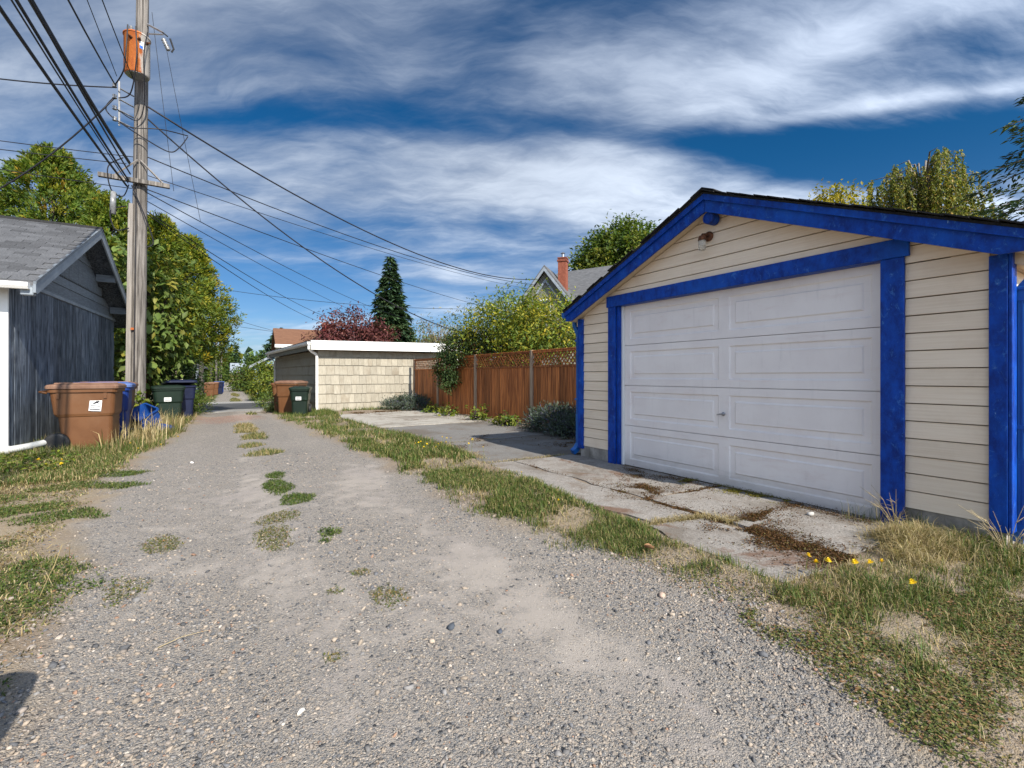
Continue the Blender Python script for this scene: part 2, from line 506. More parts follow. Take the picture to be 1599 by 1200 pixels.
BINBROWN = mat('brown_cart_plastic', (0.105, 0.044, 0.017), (0.135, 0.060, 0.025), 3, rough=0.5, bmp=0.05, vary=0.06, blotch=((0.16, 0.09, 0.05), 0.4), blotch_scale=2.5)
BINBROWNL = mat('faded_brown_lid_plastic', (0.13, 0.065, 0.040), (0.23, 0.135, 0.09), 4, (1, 1, 1), 0.55, 0.1, 0.004, 0.06)
BINBLUE = mat('blue_cart_plastic', (0.006, 0.022, 0.13), (0.010, 0.036, 0.18), 3, rough=0.45, bmp=0.05, vary=0.06)
BINBLUEL = mat('faded_blue_lid_plastic', (0.02, 0.055, 0.22), (0.12, 0.18, 0.36), 3, rough=0.5, bmp=0.08, vary=0.05)
BINGREEN = mat('dark_green_cart_plastic', (0.005, 0.013, 0.008), (0.009, 0.021, 0.013), 3, rough=0.45, bmp=0.05, vary=0.08)
BINNAVY = mat('navy_cart_plastic', (0.006, 0.009, 0.030), (0.010, 0.015, 0.042), 3, rough=0.45, bmp=0.05, vary=0.05)
TUBBLUE = mat('bright_blue_tub_plastic', (0.006, 0.038, 0.17), (0.01, 0.055, 0.23), 4, rough=0.4, bmp=0.1, vary=0.05)
STRAWM = mat('dry_straw_stem', (0.26, 0.20, 0.11), (0.40, 0.33, 0.20), 12, rough=0.8, vary=0.1)
DEADLEAF = mat('dry_brown_leaf', (0.20, 0.10, 0.045), (0.34, 0.19, 0.10), 30, rough=0.8)
LEAF = leaf_mat('leaf')
NEEDLE = leaf_mat('needles', 0.12, 0.6)
GRASS = leaf_mat('grass_blade', 0.30, 0.6)
PEBBLE = attr_mat('pebble_stone')

def blue_mat():
    m, nt, bs, out = base_mat('worn_blue_paint')
    tc, r = coords(nt, True)
    g = nt.noise(nt.vec('MULTIPLY', tc, (3, 2.2, 1.3)), 6, 7, 0.7)
    sc = nt.noise(nt.vec('MULTIPLY', tc, (6, 3.4, 2.2)), 7, 6, 0.75, 0.8)
    big = nt.noise(tc, 1.7, 4, 0.6)
    c = nt.mix(nt.step(g, 0.3, 0.75), (0.0015, 0.022, 0.17), (0.002, 0.064, 0.41))
    fade = nt.noise(nt.vec('MULTIPLY', tc, (1, 1, .8)), 1.3, 4, 0.6)
    c = nt.mix(nt.math('MULTIPLY', nt.step(fade, 0.48, 0.70), 0.55), c, (0.005, 0.10, 0.49))
    worn = nt.math('MULTIPLY', nt.step(sc, 0.55, 0.68), nt.step(big, 0.36, 0.60))
    c = nt.mix(nt.math('MULTIPLY', worn, 0.8), c, (0.045, 0.17, 0.46))
    chip = nt.math('MULTIPLY', nt.step(sc, 0.68, 0.72), nt.step(big, 0.44, 0.58))
    c = nt.mix(chip, c, (0.42, 0.46, 0.50))
    nt.put(bs.inputs['Base Color'], c)
    bs.inputs['Roughness'].default_value = 0.45
    bs.inputs['Specular IOR Level'].default_value = 0.2
    br = nt.noise(nt.vec('MULTIPLY', tc, (60, 30, 6)), 3, 4, 0.7)
    bump(nt, bs, nt.math('ADD', nt.math('ADD', g, nt.math('MULTIPLY', worn, -0.3)), nt.math('MULTIPLY', br, 0.7)), 0.5, 0.004)
    return m
BLUE = blue_mat()
BLUEMETAL = mat('blue_metal_paint', (0.006, 0.075, 0.30), (0.012, 0.13, 0.42), 3, (4, 4, 0.6), 0.4, 0.1, 0.003, 0.03, 5, 0.5)

def orange_mat():
    m, nt, bs, out = base_mat('rusted_transformer_paint')
    tc, r = coords(nt, False)
    n = nt.noise(nt.vec('MULTIPLY', tc, (3, 3, 0.7)), 3.0, 7, 0.65, 0.5)
    n2 = nt.noise(tc, 1.9, 3)
    sp = nt.new('ShaderNodeSeparateXYZ'); nt.put(sp.inputs[0], tc)
    side = nt.step(nt.math('ADD', nt.math('MULTIPLY', sp.outputs[0], 2.6), nt.math('MULTIPLY', nt.math('SUBTRACT', n, 0.5), 0.9)), 0.22, 0.42)   # the side rain has not rusted
    c = nt.mix(nt.step(n, 0.3, 0.75), (0.30, 0.065, 0.006), (0.46, 0.14, 0.014))
    c = nt.mix(nt.math('MULTIPLY', nt.step(n2, 0.5, 0.7), 0.4), c, (0.30, 0.07, 0.012))
    c = nt.mix(side, c, (0.40, 0.37, 0.335))
    nt.put(bs.inputs['Base Color'], c); bs.inputs['Roughness'].default_value = 0.7
    bump(nt, bs, n, 0.2, 0.005)
    return m
ORANGE = orange_mat()

def glass_mat():
    m, nt, bs, out = base_mat('dusty_lamp_glass')
    tc, r = coords(nt, False)
    n = nt.noise(tc, 14, 3)
    nt.put(bs.inputs['Base Color'], nt.mix(n, (0.72, 0.70, 0.64), (0.86, 0.85, 0.80)))
    bs.inputs['Roughness'].default_value = 0.12
    bs.inputs['Transmission Weight'].default_value = 0.75
    bs.inputs['IOR'].default_value = 1.3
    return m
LAMPGLASS = glass_mat()

# ------------------------------------------------------------------ terrain
def road_left(y):
    return np.interp(y, [-30, 2.4, 3.0, 3.8, 4.5, 5.2, 7.4, 9.5, 11.5, 18, 24.5, 32, 60, 115], [-.7, -.66, -.68, -.66, -.95, -1.0, -1.04, -.85, -.62, -.35, -.35, -.25, .35, 1.0])
def road_right(y):
    return np.interp(y, [-30, .3, .7, 1.07, 1.46, 2.06, 3.2, 5.3, 10, 15, 19, 24.5, 32, 60, 115], [1.7, 1.85, 2.0, 2.15, 2.28, 2.25, 2.02, 1.98, 1.75, 1.5, 1.4, 1.8, 1.85, 2.35, 3.3])
def slab_edge(y):
    return np.interp(y, [1.2, 2.0, 4.0, 7.0, 13.4, 15.3], [2.62, 2.74, 2.9, 3.2, 2.9, 3.1])
def in_drive(x, y):
    return (x > slab_edge(y)) & (x < 6.3) & (y > 1.38) & (y < 15.2)
def gz(x, y):
    x = np.asarray(x, float); y = np.asarray(y, float)
    z = -0.42 * sst(y, 15.5, 26)
    rl, rr = road_left(y), road_right(y)
    road = sst(x, rl - .15, rl + .2) * (1 - sst(x, rr - .2, rr + .15))
    near = 1 - sst(y, 30, 50)
    z = z + near * ((1 - road) * 0.02 - road * (0.035 * np.exp(-((x + 0.05) / .38) ** 2) + 0.03 * np.exp(-((x - 1.45) / .4) ** 2)))
    z = z + near * (0.022 * (fbm(x * 1.3, y * 0.9, 3, 4) - .5) + 0.012 * (fbm(x * 7, y * 7, 9, 3) - .5))
    se = slab_edge(y)
    z = z + 0.022 * np.exp(-((x - se + .12) / .14) ** 2) * (y > 1.3) * (y < 15.2) * (x < se + .02)
    z = z - (0.006 + 0.034 * (np.asarray(y) > 5.42)) * in_drive(x, y)
    return z

def axis_pts(dense0, dense1, step, lo, hi, grow=1.13):
    p = list(np.arange(dense0, dense1 + 1e-6, step))
    s = step; v = dense1
    while v < hi:
        s *= grow; v += s; p.append(v)
    s = step; v = dense0; q = []
    while v > lo:
        s *= grow; v -= s; q.append(v)
    return np.array(q[::-1] + p)

def build_ground():
    xs = axis_pts(-3.0, 4.4, 0.05, -600, 600, 1.12)
    ys = axis_pts(0.4, 9.0, 0.05, -300, 1200, 1.07)
    X, Y = np.meshgrid(xs, ys)
    Z = gz(X, Y)
    V = np.stack([X.ravel(), Y.ravel(), Z.ravel()], 1)
    nx = len(xs); ny = len(ys)
    i, j = np.meshgrid(np.arange(nx - 1), np.arange(ny - 1))
    a = (j * nx + i).ravel()
    F = np.stack([a, a + 1, a + nx + 1, a + nx], 1)
    x, y = V[:, 0], V[:, 1]
    wob = (fbm(x * 2.2, y * 2.2, 5, 4) - .5) * 0.7
    rl, rr = road_left(y), road_right(y)
    road = sst(x - rl + wob * .8, -.12, .18) * (1 - sst(x - rr + wob * .6, -.2, .12))
    road = np.where(y > 130, 0, road)
    # stony where the wheels do not run, dusty in the wheel tracks and in patches
    stones = 0.47 + 0.75 * (fbm(x * 0.9, y * 0.55, 21, 4) - .5) * 2
    stones = stones - 0.40 * np.exp(-((x - 0.30 - .02 * y) / .26) ** 2) - 0.30 * np.exp(-((x - 1.45) / .28) ** 2) - .2 * np.exp(-((x + .35) / .2) ** 2) + .1
    straw = fbm(x * 1.6, y * 1.6, 33, 4)
    far = np.maximum(sst(y, 24, 34) * (1 - road), in_drive(x, y) * .85)
    col = np.stack([road, np.clip(stones, 0, 1), np.clip(sst(straw, .38, .62) * (1 - far), 0, 1)], 1)
    me = mesh_np('ground', V, F, col, smooth=True)
    m, nt, bs, out = base_mat('gravel_and_soil')
    tc = nt.new('ShaderNodeTexCoord').outputs['Object']
    at = nt.new('ShaderNodeAttribute', attribute_name='col')
    sp = nt.new('ShaderNodeSeparateColor'); nt.put(sp.inputs[0], at.outputs['Color'])
    road_, stn, strw = sp.outputs[0], sp.outputs[1], sp.outputs[2]
    P2 = nt.vec('MULTIPLY', tc, (1, 1, 0.3))
    jit = nt.vec('ADD', P2, nt.vec('SCALE', nt.vec('SUBTRACT', nt.new('ShaderNodeTexNoise').outputs['Color'], (0.5, 0.5, 0.5)), scale=0.0))
    def layer(scale):
        v = nt.voro(jit, scale)
        c = nt.ramp(nt.new_sep(v.outputs['Color']), STONE_RAMP, 'LINEAR')
        return v.outputs['Distance'], c
    def new_sep(sock):
        s = nt.new('ShaderNodeSeparateColor'); nt.put(s.inputs[0], sock); return s.outputs[0]
    nt.new_sep = new_sep
    d1, c1 = layer(52.0)
    d2, c2 = layer(115.0)
    d3, c3 = layer(210.0)
    big = nt.noise(tc, 1.1, 5, 0.6)
    fine = nt.noise(tc, 320, 3, 0.7)
    dust = nt.mix(fine, (0.245, 0.218, 0.194), (0.375, 0.337, 0.302))
    dust = nt.mix(nt.step(nt.noise(tc, 0.7, 4), 0.42, 0.62), dust, nt.vec('MULTIPLY', dust, (0.90, 0.90, 0.93)))
    # layers of stone showing through dust
    sel = nt.noise(tc, 5.5, 5, 0.65)
    amount = nt.math('ADD', nt.math('MULTIPLY', stn, 0.8), nt.math('MULTIPLY', nt.math('SUBTRACT', sel, 0.5), 1.1))
    r3 = nt.mix(nt.step(amount, -0.05, 0.3), dust, c3)
    hide2 = new_sep(nt.voro(jit, 115.0).outputs['Color'])
    k2 = nt.math('MULTIPLY', nt.step(nt.math('ADD', amount, hide2), 0.62, 0.92), nt.step(d2, 0.62, 0.45))
    r2 = nt.mix(k2, r3, c2)
    vb = nt.voro(jit, 52.0); hb = nt.new('ShaderNodeSeparateColor'); nt.put(hb.inputs[0], vb.outputs['Color'])
    k1 = nt.math('MULTIPLY', nt.step(nt.math('ADD', amount, hb.outputs[1]), 0.95, 1.15), nt.step(d1, 0.55, 0.42))
    r1 = nt.vec('MULTIPLY', nt.mix(k1, r2, c1), (1.02, 1.02, 1.01))
    # soil beside the track
    soil = nt.mix(nt.noise(tc, 40, 5, 0.7), (0.13, 0.095, 0.065), (0.30, 0.235, 0.17))
    strawc = nt.mix(nt.noise(nt.vec('MULTIPLY', tc, (3, 1, 1)), 60, 5, 0.75), (0.17, 0.125, 0.075), (0.38, 0.31, 0.21))
    soil = nt.mix(nt.math('MULTIPLY', strw, nt.step(sel, 0.3, 0.6)), soil, strawc)
    soil = nt.mix(nt.math('MULTIPLY', k2, 0.5), soil, c2)
    greenf = nt.mix(nt.noise(tc, 3, 5), (0.055, 0.075, 0.02), (0.13, 0.13, 0.05))
    spx = nt.new('ShaderNodeSeparateXYZ'); nt.put(spx.inputs[0], tc)
    soil = nt.mix(nt.step(spx.outputs[1], 24, 34), soil, greenf)
    litter = nt.mix(nt.noise(tc, 45, 4, 0.7), (0.16, 0.06, 0.035), (0.36, 0.17, 0.10))
    lx = nt.math('DIVIDE', nt.math('SUBTRACT', spx.outputs[0], 0.25), 0.95)
    ly = nt.math('DIVIDE', nt.math('SUBTRACT', spx.outputs[1], 15.6), 1.5)
    lr = nt.math('ADD', nt.math('MULTIPLY', lx, lx), nt.math('MULTIPLY', ly, ly))
    lk = nt.math('MULTIPLY', nt.step(nt.math('ADD', lr, nt.math('MULTIPLY', nt.math('SUBTRACT', nt.noise(tc, 2.5, 6, 0.7), 0.5), 3.5)), 1.2, 0.3), nt.step(nt.noise(tc, 22, 4, 0.7), 0.40, 0.6))
    c = nt.mix(road_, soil, r1)
    c = nt.mix(nt.math('MULTIPLY', lk, 0.75), c, litter)
    nt.put(bs.inputs['Base Color'], c)
    bs.inputs['Roughness'].default_value = 0.95
    bs.inputs['Specular IOR Level'].default_value = 0.15
    h = nt.math('ADD', nt.math('MULTIPLY', k1, nt.math('SUBTRACT', 0.7, d1)), nt.math('MULTIPLY', nt.math('MULTIPLY', k2, nt.math('SUBTRACT', 0.6, d2)), 0.5))
    h = nt.math('ADD', h, nt.math('MULTIPLY', nt.math('SUBTRACT', 0.6, d3), 0.25))
    h = nt.math('ADD', h, nt.math('MULTIPLY', fine, 0.12))
    bump(nt, bs, h, 0.85, 0.014)
    g = link('ground', me, m)
    tag(g, 'gravel alley and its dry soil verges', None, None, 'structure')
STONE_RAMP = [(0.0, (0.05, 0.052, 0.056)), (0.25, (0.14, 0.14, 0.143)), (0.45, (0.235, 0.213, 0.19)), (0.62, (0.30, 0.255, 0.21)), (0.8, (0.18, 0.178, 0.178)), (0.96, (0.34, 0.29, 0.235)), (1.0, (0.48, 0.44, 0.39))]
build_ground()

# cross street beyond the garages, a dark asphalt band with a paler apron
ASPHALT = mat('asphalt', (0.045, 0.047, 0.051), (0.07, 0.072, 0.075), 40, rough=0.9, bmp=0.4, bdist=0.01, vary=0, detail=6, blotch=((0.085, 0.085, 0.085), 0.6), blotch_scale=0.6)
APRON = mat('street_apron', (0.22, 0.215, 0.20), (0.30, 0.29, 0.275), 20, rough=0.9, bmp=0.3, bdist=0.008, vary=0, blotch=((0.16, 0.155, 0.15), 0.6), blotch_scale=0.9)
def build_street():
    xs = np.arange(-70, 90, 1.0)
    def sheet(name, ylo, yhi, lift, m, x0, x1, label):
        X = xs[(xs >= x0) & (xs <= x1)]
        rows = np.linspace(ylo, yhi, 7)
        V = []
        for yy in rows:
            for xx in X:
                V.append((xx, yy, -0.42 + lift))
        n = len(X)
        F = [(r * n + k, r * n + k + 1, (r + 1) * n + k + 1, (r + 1) * n + k) for r in range(len(rows) - 1) for k in range(n - 1)]
        o = link(name, mesh_np(name, V, F), m)
        tag(o, label, None, None, 'structure')
    sheet('street', 25.6, 31.0, 0.045, ASPHALT, -70, 89, 'asphalt side street crossing the alley')
    mb = MB()
    mb.prism([(-0.6, 24.0), (2.1, 24.0), (3.4, 25.58), (-2.0, 25.58)], 'z', -0.46, -0.385)
    o = obj('street_apron', mb, APRON); tag(o, 'pale apron where the alley meets the side street', None, None, 'structure')
    mb = MB()
    mb.prism([(-2.2, 31.02), (3.8, 31.02), (2.4, 33.2), (-0.5, 33.2)], 'z', -0.46, -0.383)
    o = obj('street_apron', mb, APRON); tag(o, 'pale apron on the far side of the side street', None, None, 'structure')
build_street()

# ------------------------------------------------------------------ driveway slabs
def slab_mat(name, a, b, stone, dirt_scale=0.9):
    m, nt, bs, out = base_mat(name)
    tc, r = coords(nt, True)
    v = nt.voro(tc, 120.0)
    s = nt.new('ShaderNodeSeparateColor'); nt.put(s.inputs[0], v.outputs['Color'])
    c = nt.mix(nt.noise(tc, 2.2, 6, 0.62), a, b)
    c = nt.mix(nt.math('MULTIPLY', nt.step(s.outputs[0], 0.5, 0.9), 0.5), c, stone)
    c = nt.mix(nt.math('MULTIPLY', nt.step(s.outputs[1], 0.8, 0.9), 0.45), c, (0.09, 0.085, 0.08))
    dn = nt.noise(tc, dirt_scale, 7, 0.7, 0.5)
    c = nt.mix(nt.math('MULTIPLY', nt.step(dn, 0.47, 0.64), 0.6), c, (0.10, 0.08, 0.06))
    rn = nt.noise(nt.vec('ADD', tc, (7.3, 1.1, 0)), 1.3, 6, 0.7, 0.5)
    c = nt.mix(nt.math('MULTIPLY', nt.step(rn, 0.57, 0.68), 0.75), c, (0.115, 0.055, 0.028))
    sn_ = nt.noise(nt.vec('ADD', tc, (3.1, 9.2, 0)), 3.2, 6, 0.7, 0.4)
    c = nt.mix(nt.math('MULTIPLY', nt.step(sn_, 0.50, 0.70), 0.6), c, (0.13, 0.095, 0.065))
    nt.put(bs.inputs['Base Color'], c)
    bs.inputs['Roughness'].default_value = 0.95
    bs.inputs['Specular IOR Level'].default_value = 0.15
    bump(nt, bs, nt.noise(tc, 90, 5, 0.7), 0.6, 0.006)
    return m
SLAB_L = slab_mat('pale_concrete', (0.30, 0.285, 0.25), (0.40, 0.375, 0.335), (0.34, 0.315, 0.28))
SLAB_M = slab_mat('exposed_aggregate_concrete', (0.17, 0.158, 0.145), (0.28, 0.262, 0.24), (0.40, 0.37, 0.34))
SLAB_D = slab_mat('old_grey_paving', (0.12, 0.118, 0.115), (0.195, 0.19, 0.18), (0.24, 0.225, 0.21))

def rough_poly(poly, seed, amp=0.02, step=0.12):
    """outline with a worn, uneven edge"""
    r = random.Random(seed); out = []; ph = r.uniform(0, 6)
    n = len(poly)
    for i in range(n):
        (x0, y0), (x1, y1) = poly[i], poly[(i + 1) % n]
        L = math.hypot(x1 - x0, y1 - y0); k = max(1, int(L / step))
        nx, ny = (y1 - y0) / L, -(x1 - x0) / L
        for q in range(k):
            t = q / k; d = (r.gauss(0, amp * .6) + amp * 2.2 * math.sin(q * .9 + ph) * math.sin(PI * t)) if q else 0
            out.append((x0 + (x1 - x0) * t + nx * d, y0 + (y1 - y0) * t + ny * d))
    return out
def build_slabs():
    dr = link('driveway', None, None); dr.empty_display_size = 0.2
    dr.location = (3.6, 5.0, 0)
    tag(dr, 'cracked concrete driveway along the garage and fence', None, None, 'structure')
    S = [
        ([(2.72, 1.42), (3.40, 1.40), (3.41, 2.42), (2.86, 2.52), (2.76, 2.0)], 0.026, SLAB_M),
        ([(2.95, 2.585), (3.415, 2.465), (3.425, 5.42), (3.02, 5.45), (2.88, 4.1), (2.86, 3.2)], 0.028, SLAB_M),
        ([(3.48, 1.42), (4.52, 1.42), (4.52, 2.18), (3.475, 2.215)], 0.034, SLAB_M),
        ([(3.48, 2.25), (4.52, 2.22), (4.52, 3.0), (3.475, 3.075)], 0.030, SLAB_M),
        ([(3.475, 3.12), (4.52, 3.04), (4.52, 5.44), (3.45, 5.42)], 0.026, SLAB_M),
        ([(3.05, 5.50), (4.52, 5.50), (6.25, 5.50), (6.22, 7.55), (3.24, 7.4), (3.12, 6.4)], 0.018, SLAB_D),
        ([(3.25, 7.45), (6.22, 7.61), (6.15, 10.6), (3.06, 10.5), (3.22, 8.8)], 0.022, SLAB_D),
        ([(3.05, 10.57), (6.15, 10.67), (6.05, 15.1), (3.1, 14.7), (2.92, 13.4)], 0.03, SLAB_L),
    ]
    for k, (poly, top, m) in enumerate(S):
        rp = rough_poly(poly, k, 0.014)
        mb = MB(); mb.prism(rp, 'z', -0.12, top)
        obj('slab', mb, m, dr)
build_slabs()

# ------------------------------------------------------------------ blue-trimmed garage
GX = 4.50                      # face of the siding
YC = 3.08; ZR = 3.147; SL = 0.425; YW0, YW1 = 0.89, 5.27; YE0, YE1 = 0.76, 5.40
def build_garage():
    g = thing('garage', 'cream garage with worn blue trim and a white panel door', 'garage', (6.6, YC, 0))
    XB = 9.6
    def roofz(y): return ZR - SL * abs(y - YC)
    # body walls behind the boards (side and rear walls in lap siding of their own)
    mb = MB()
    mb.box(GX + .035, GX + .10, 4.50, YW1 - .02, 0.19, 2.0)
    mb.box(GX + .035, GX + .10, YW0 + .02, 1.58, 0.19, 2.0)
    mb.prism([(1.5, 2.16), (4.6, 2.16), (YW1 - .05, 2.02), (YC, ZR - .16), (YW0 + .05, 2.02)], 'x', GX + .036, GX + .099)
    obj('sheathing', mb, JOINT, g)
    mb = MB()
    for yy, s in ((YW1, 1), (YW0, -1)):
        z = 0.19
        while z < 2.05:
            z1 = min(z + .135, 2.1)
            y0, y1 = yy - s * .06, yy
            mb.prism([(y0, z), (y1 + s * .004, z + .006), (y1 - s * .006, z1 - .004), (y0, z1)] if s > 0 else [(y1 + s * .004, z + .006), (y0, z), (y0, z1), (y1 - s * .006, z1 - .004)], 'x', GX + .03, XB)
            z = z1
    mb.prism([(YW0 + .02, 0.19), (YW1 - .02, 0.19), (YW1 - .02, 2.08), (YC, ZR - .1), (YW0 + .02, 2.08)], 'x', XB - .08, XB)
    obj('wall', mb, CREAM, g)
    for (x0, x1, ya, yb) in ((GX + .015, XB, 4.53, YW1 - .002), (GX + .015, XB, YW0 + .002, 1.58)):
        mb = MB(); mb.box(x0, x1, ya, yb, -.2, 0.185); obj('foundation', mb, CONCRETE_W, g)
    # front boards, each its own piece
    def board(poly, jit):
        n = len(poly)
        mb = MB()
        cz = sum(p[1] for p in poly) / n
        x0 = GX + .03
        zb = min(p[1] for p in poly); zt = max(p[1] for p in poly)
        def xf(z):  # drop siding: the face leans out a little at its lower edge
            t = (z - zb) / (zt - zb + 1e-6)
            return GX + .003 + .007 * t + jit
        vs = [(x0, p[0], p[1]) for p in poly] + [(xf(p[1]), p[0], p[1]) for p in poly]
        fs = [tuple(range(n)), tuple(reversed(range(n, 2 * n)))]
        for i in range(n):
            j = (i + 1) % n
            fs.append((j, i, i + n, j + n))
        mb.add(vs, fs)
        obj('siding_board', mb, CREAM, g)
    EXP = .1345; gap = .0075
    r = random.Random(5)
    z = 0.185
    fz = lambda y: roofz(y) - .185         # underside of the frieze
    rows = []
    while z < 3.0:
        rows.append((z, z + EXP)); z += EXP
    for (z0, z1) in rows:
        z1g = z1 - gap - r.uniform(0, .002)
        if z0 < 2.26:
            for (ya, yb) in ((4.668, YW1 - .078), (YW0 + .083, 1.438)):
                top = min(z1g, 2.26) if z1 > 2.262 else z1g
                yl = (lambda zz: 0)
                poly = [(ya, z0), (yb, z0), (yb, top), (ya, top)]
                # clip by the roof at the outer edge
                out_y = yb if ya > YC else ya
                if fz(out_y) < top:
                    s = 1 if ya > YC else -1
                    lim = lambda zz: YC + s * (ZR - .185 - zz) / SL
                    if fz(out_y) < z0:
                        y_o0, y_o1 = lim(z0), lim(top)
                        inner = ya if s > 0 else yb
                        if (y_o0 - inner) * s <= 0: continue
                        poly = [(inner, z0), (y_o0, z0), (y_o1, top), (inner, top)]
                        if s < 0: poly = poly[::-1]
                    else:
                        ys = lim(top); inner = ya if s > 0 else yb
                        poly = [(inner, z0), (out_y, z0), (out_y, fz(out_y)), (ys, top), (inner, top)]
                        if s < 0: poly = poly[::-1]
                board(poly, r.uniform(-.0015, .0015))
        if z1 > 2.27:
            zb = max(z0, 2.268)
            if z1g - zb < .02: continue
            h0 = (ZR - .185 - zb) / SL; h1 = (ZR - .185 - z1g) / SL
            if h0 < .12: break
            h1 = max(h1, .01)
            if zb > 2.268 or True:
                board([(YC - h0, zb), (YC + h0, zb), (YC + h1, z1g), (YC - h1, z1g)], r.uniform(-.0015, .0015))
    # trim
    mb = MB(); mb.box(GX - .028, GX + .0, 4.53, 4.665, 0.0, 2.118, .004); obj('door_trim', mb, BLUE, g)
    mb = MB(); mb.box(GX - .028, GX + .0, 1.436, 1.59, 0.0, 2.118, .004); obj('door_trim', mb, BLUE, g)
    mb = MB(); mb.box(GX - .034, GX + .0, 1.405, 4.69, 2.12, 2.266, .004); obj('door_header_trim', mb, BLUE, g)
    mb = MB()
    mb.box(GX + .001, GX + .10, 4.49, 4.528, 0.0, 2.16); mb.box(GX + .001, GX + .10, 1.545, 1.586, 0.0, 2.16)
    mb.box(GX + .001, GX + .10, 1.587, 4.489, 2.119, 2.155)
    obj('door_jamb', mb, BLUE, g)
    for (ya, yb) in ((YW1 - .077, YW1 + .012), (YW0 - .012, YW0 + .081)):
        mb = MB(); mb.box(GX - .022, GX + .03, ya, yb, 0.14, 2.02, .004); obj('corner_board', mb, BLUE, g)
    for (ya, yb) in ((YW1 + .0125, YW1 + .034), (YW0 - .034, YW0 - .0125)):
        mb = MB(); mb.box(GX - .020, GX + .085, ya, yb, 0.142, 2.03, .004); obj('corner_board', mb, BLUE, g)
    # door: stiles and rails in four sections with two raised panels each
    DX = GX + .088; y0, y1 = 1.602, 4.477; H = 2.105; n = 4
    d = None
    mb = MB()
    cols = [(1.685, 2.967), (3.087, 4.372)]
    hs = H / n
    panels = []
    for k in range(n):
        zb = .022 + k * hs; zt = zb + hs - .006
        pb, pt = zb + .082, zt - .078
        mb.box(DX - .0, DX + .04, y0, y1, zb, pb); mb.box(DX, DX + .04, y0, y1, pt, zt)
        mb.box(DX, DX + .04, y0, cols[0][0], pb + 1e-4, pt - 1e-4)
        mb.box(DX, DX + .04, cols[0][1], cols[1][0], pb + 1e-4, pt - 1e-4)
        mb.box(DX, DX + .04, cols[1][1], y1, pb + 1e-4, pt - 1e-4)
        for c in cols: panels.append((c[0], c[1], pb, pt))
    mb.box(DX + .041, DX + .05, y0 + .01, y1 - .01, .03, H)
    d = obj('garage_door', mb, DOORW, g)
    d['label'] = 'white sectional garage door with eight raised panels'
    for (a, b, zb, zt) in panels:
        rings = []
        for ins, dep in ((0, 0.0), (.010, .011), (.017, .013), (.062, .013), (.076, .002), (.088, .0035)):
            rings.append([(DX + dep, a + ins, zb + ins), (DX + dep, b - ins, zb + ins), (DX + dep, b - ins, zt - ins), (DX + dep, a + ins, zt - ins)])
        vs = [p for q in rings for p in q]; fs = []
        for i in range(len(rings) - 1):
            for k in range(4):
                p = i * 4 + k; q = i * 4 + (k + 1) % 4
                fs.append((p, p + 4, q + 4, q))
        e = (len(rings) - 1) * 4
        fs.append((e, e + 3, e + 2, e + 1))
        obj('door_panel', MB().add(vs, fs), DOORW, d)
    mb = MB()
    hy, hz = 3.03, .79
    M = Matrix.Translation((DX, hy, hz)) @ Matrix.Rotation(-PI / 2, 4, 'Y')
    q = MB(); q.lathe([(.0, 0), (.020, 0), (.022, .004), (.016, .008), (.008, .010), (.008, .035), (.010, .038), (.0, .040)], 14); q.xform(M)
    mb.add(q.v, q.f)
    mb.tube([(DX - .036, hy + .055, hz - .012), (DX - .042, hy + .02, hz - .003), (DX - .044, hy, hz), (DX - .042, hy - .02, hz + .002), (DX - .036, hy - .045, hz + .006)], [.005, .008, .010, .008, .005], 8)
    obj('door_handle', mb, METAL, d, True)
    mb = MB(); mb.box(DX + .002, DX + .036, y0, y1, .0, .0215); obj('door_seal', mb, BLACK, d)
    mb = MB(); mb.box(GX + .052, GX + .085, 4.462, 4.489, .02, 2.118); obj('door_stop', mb, WHITE, g)
    mb = MB(); mb.box(GX + .052, GX + .085, 1.588, 1.606, .02, 2.118); obj('door_stop', mb, WHITE, g)
    # door sill, a dark worn strip of concrete
    mb = MB(); mb.box(GX + .03, GX + .3, 1.58, 4.53, -.15, .0); obj('door_sill', mb, CONCRETE_W, g)
    # roof: deck, fascias, frieze, black shingles
    XF = 4.335
    for s, ye in ((1, YE1), (-1, YE0)):
        def P(y, dz): return (y, ZR - SL * abs(y - YC) + dz)
        o = lambda lst: lst if s > 0 else lst[::-1]
        ym = YC + s * .002
        mb = MB(); mb.prism(o([P(ym, -.098), P(ye, -.098), P(ye, -.038), P(ym, -.038)]), 'x', XF - .026, XF + .021)
        obj('rake_trim', mb, BLUE, g)
        mb = MB(); mb.prism(o([P(ym, -.222), P(ye - s * .13, -.222), P(ye, -.165), P(ye, -.0985), P(ym, -.0985)]), 'x', XF, XF + .022)
        obj('rake_fascia', mb, BLUE, g)
        mb = MB(); mb.prism(o([P(ym, -.176), P(ye - s * .02, -.176), P(ye - s * .02, -.15), P(ym, -.15)]), 'x', XF + .023, GX + .029)
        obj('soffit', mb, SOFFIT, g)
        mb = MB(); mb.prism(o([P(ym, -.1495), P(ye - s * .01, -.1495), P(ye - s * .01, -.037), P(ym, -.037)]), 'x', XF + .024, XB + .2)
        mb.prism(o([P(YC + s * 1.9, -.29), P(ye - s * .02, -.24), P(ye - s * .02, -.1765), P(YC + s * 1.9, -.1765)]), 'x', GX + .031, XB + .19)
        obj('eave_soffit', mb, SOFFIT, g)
        mb = MB(); mb.prism(o([P(ym, -.0365), P(ye + s * .012, -.0365), P(ye + s * .012, -.018), P(ym, -.018)]), 'x', XF - .032, XB + .21)
        obj('roof', mb, ROOFBLK, g)
        L = abs(ye - YC); k = 0; t = 0.0
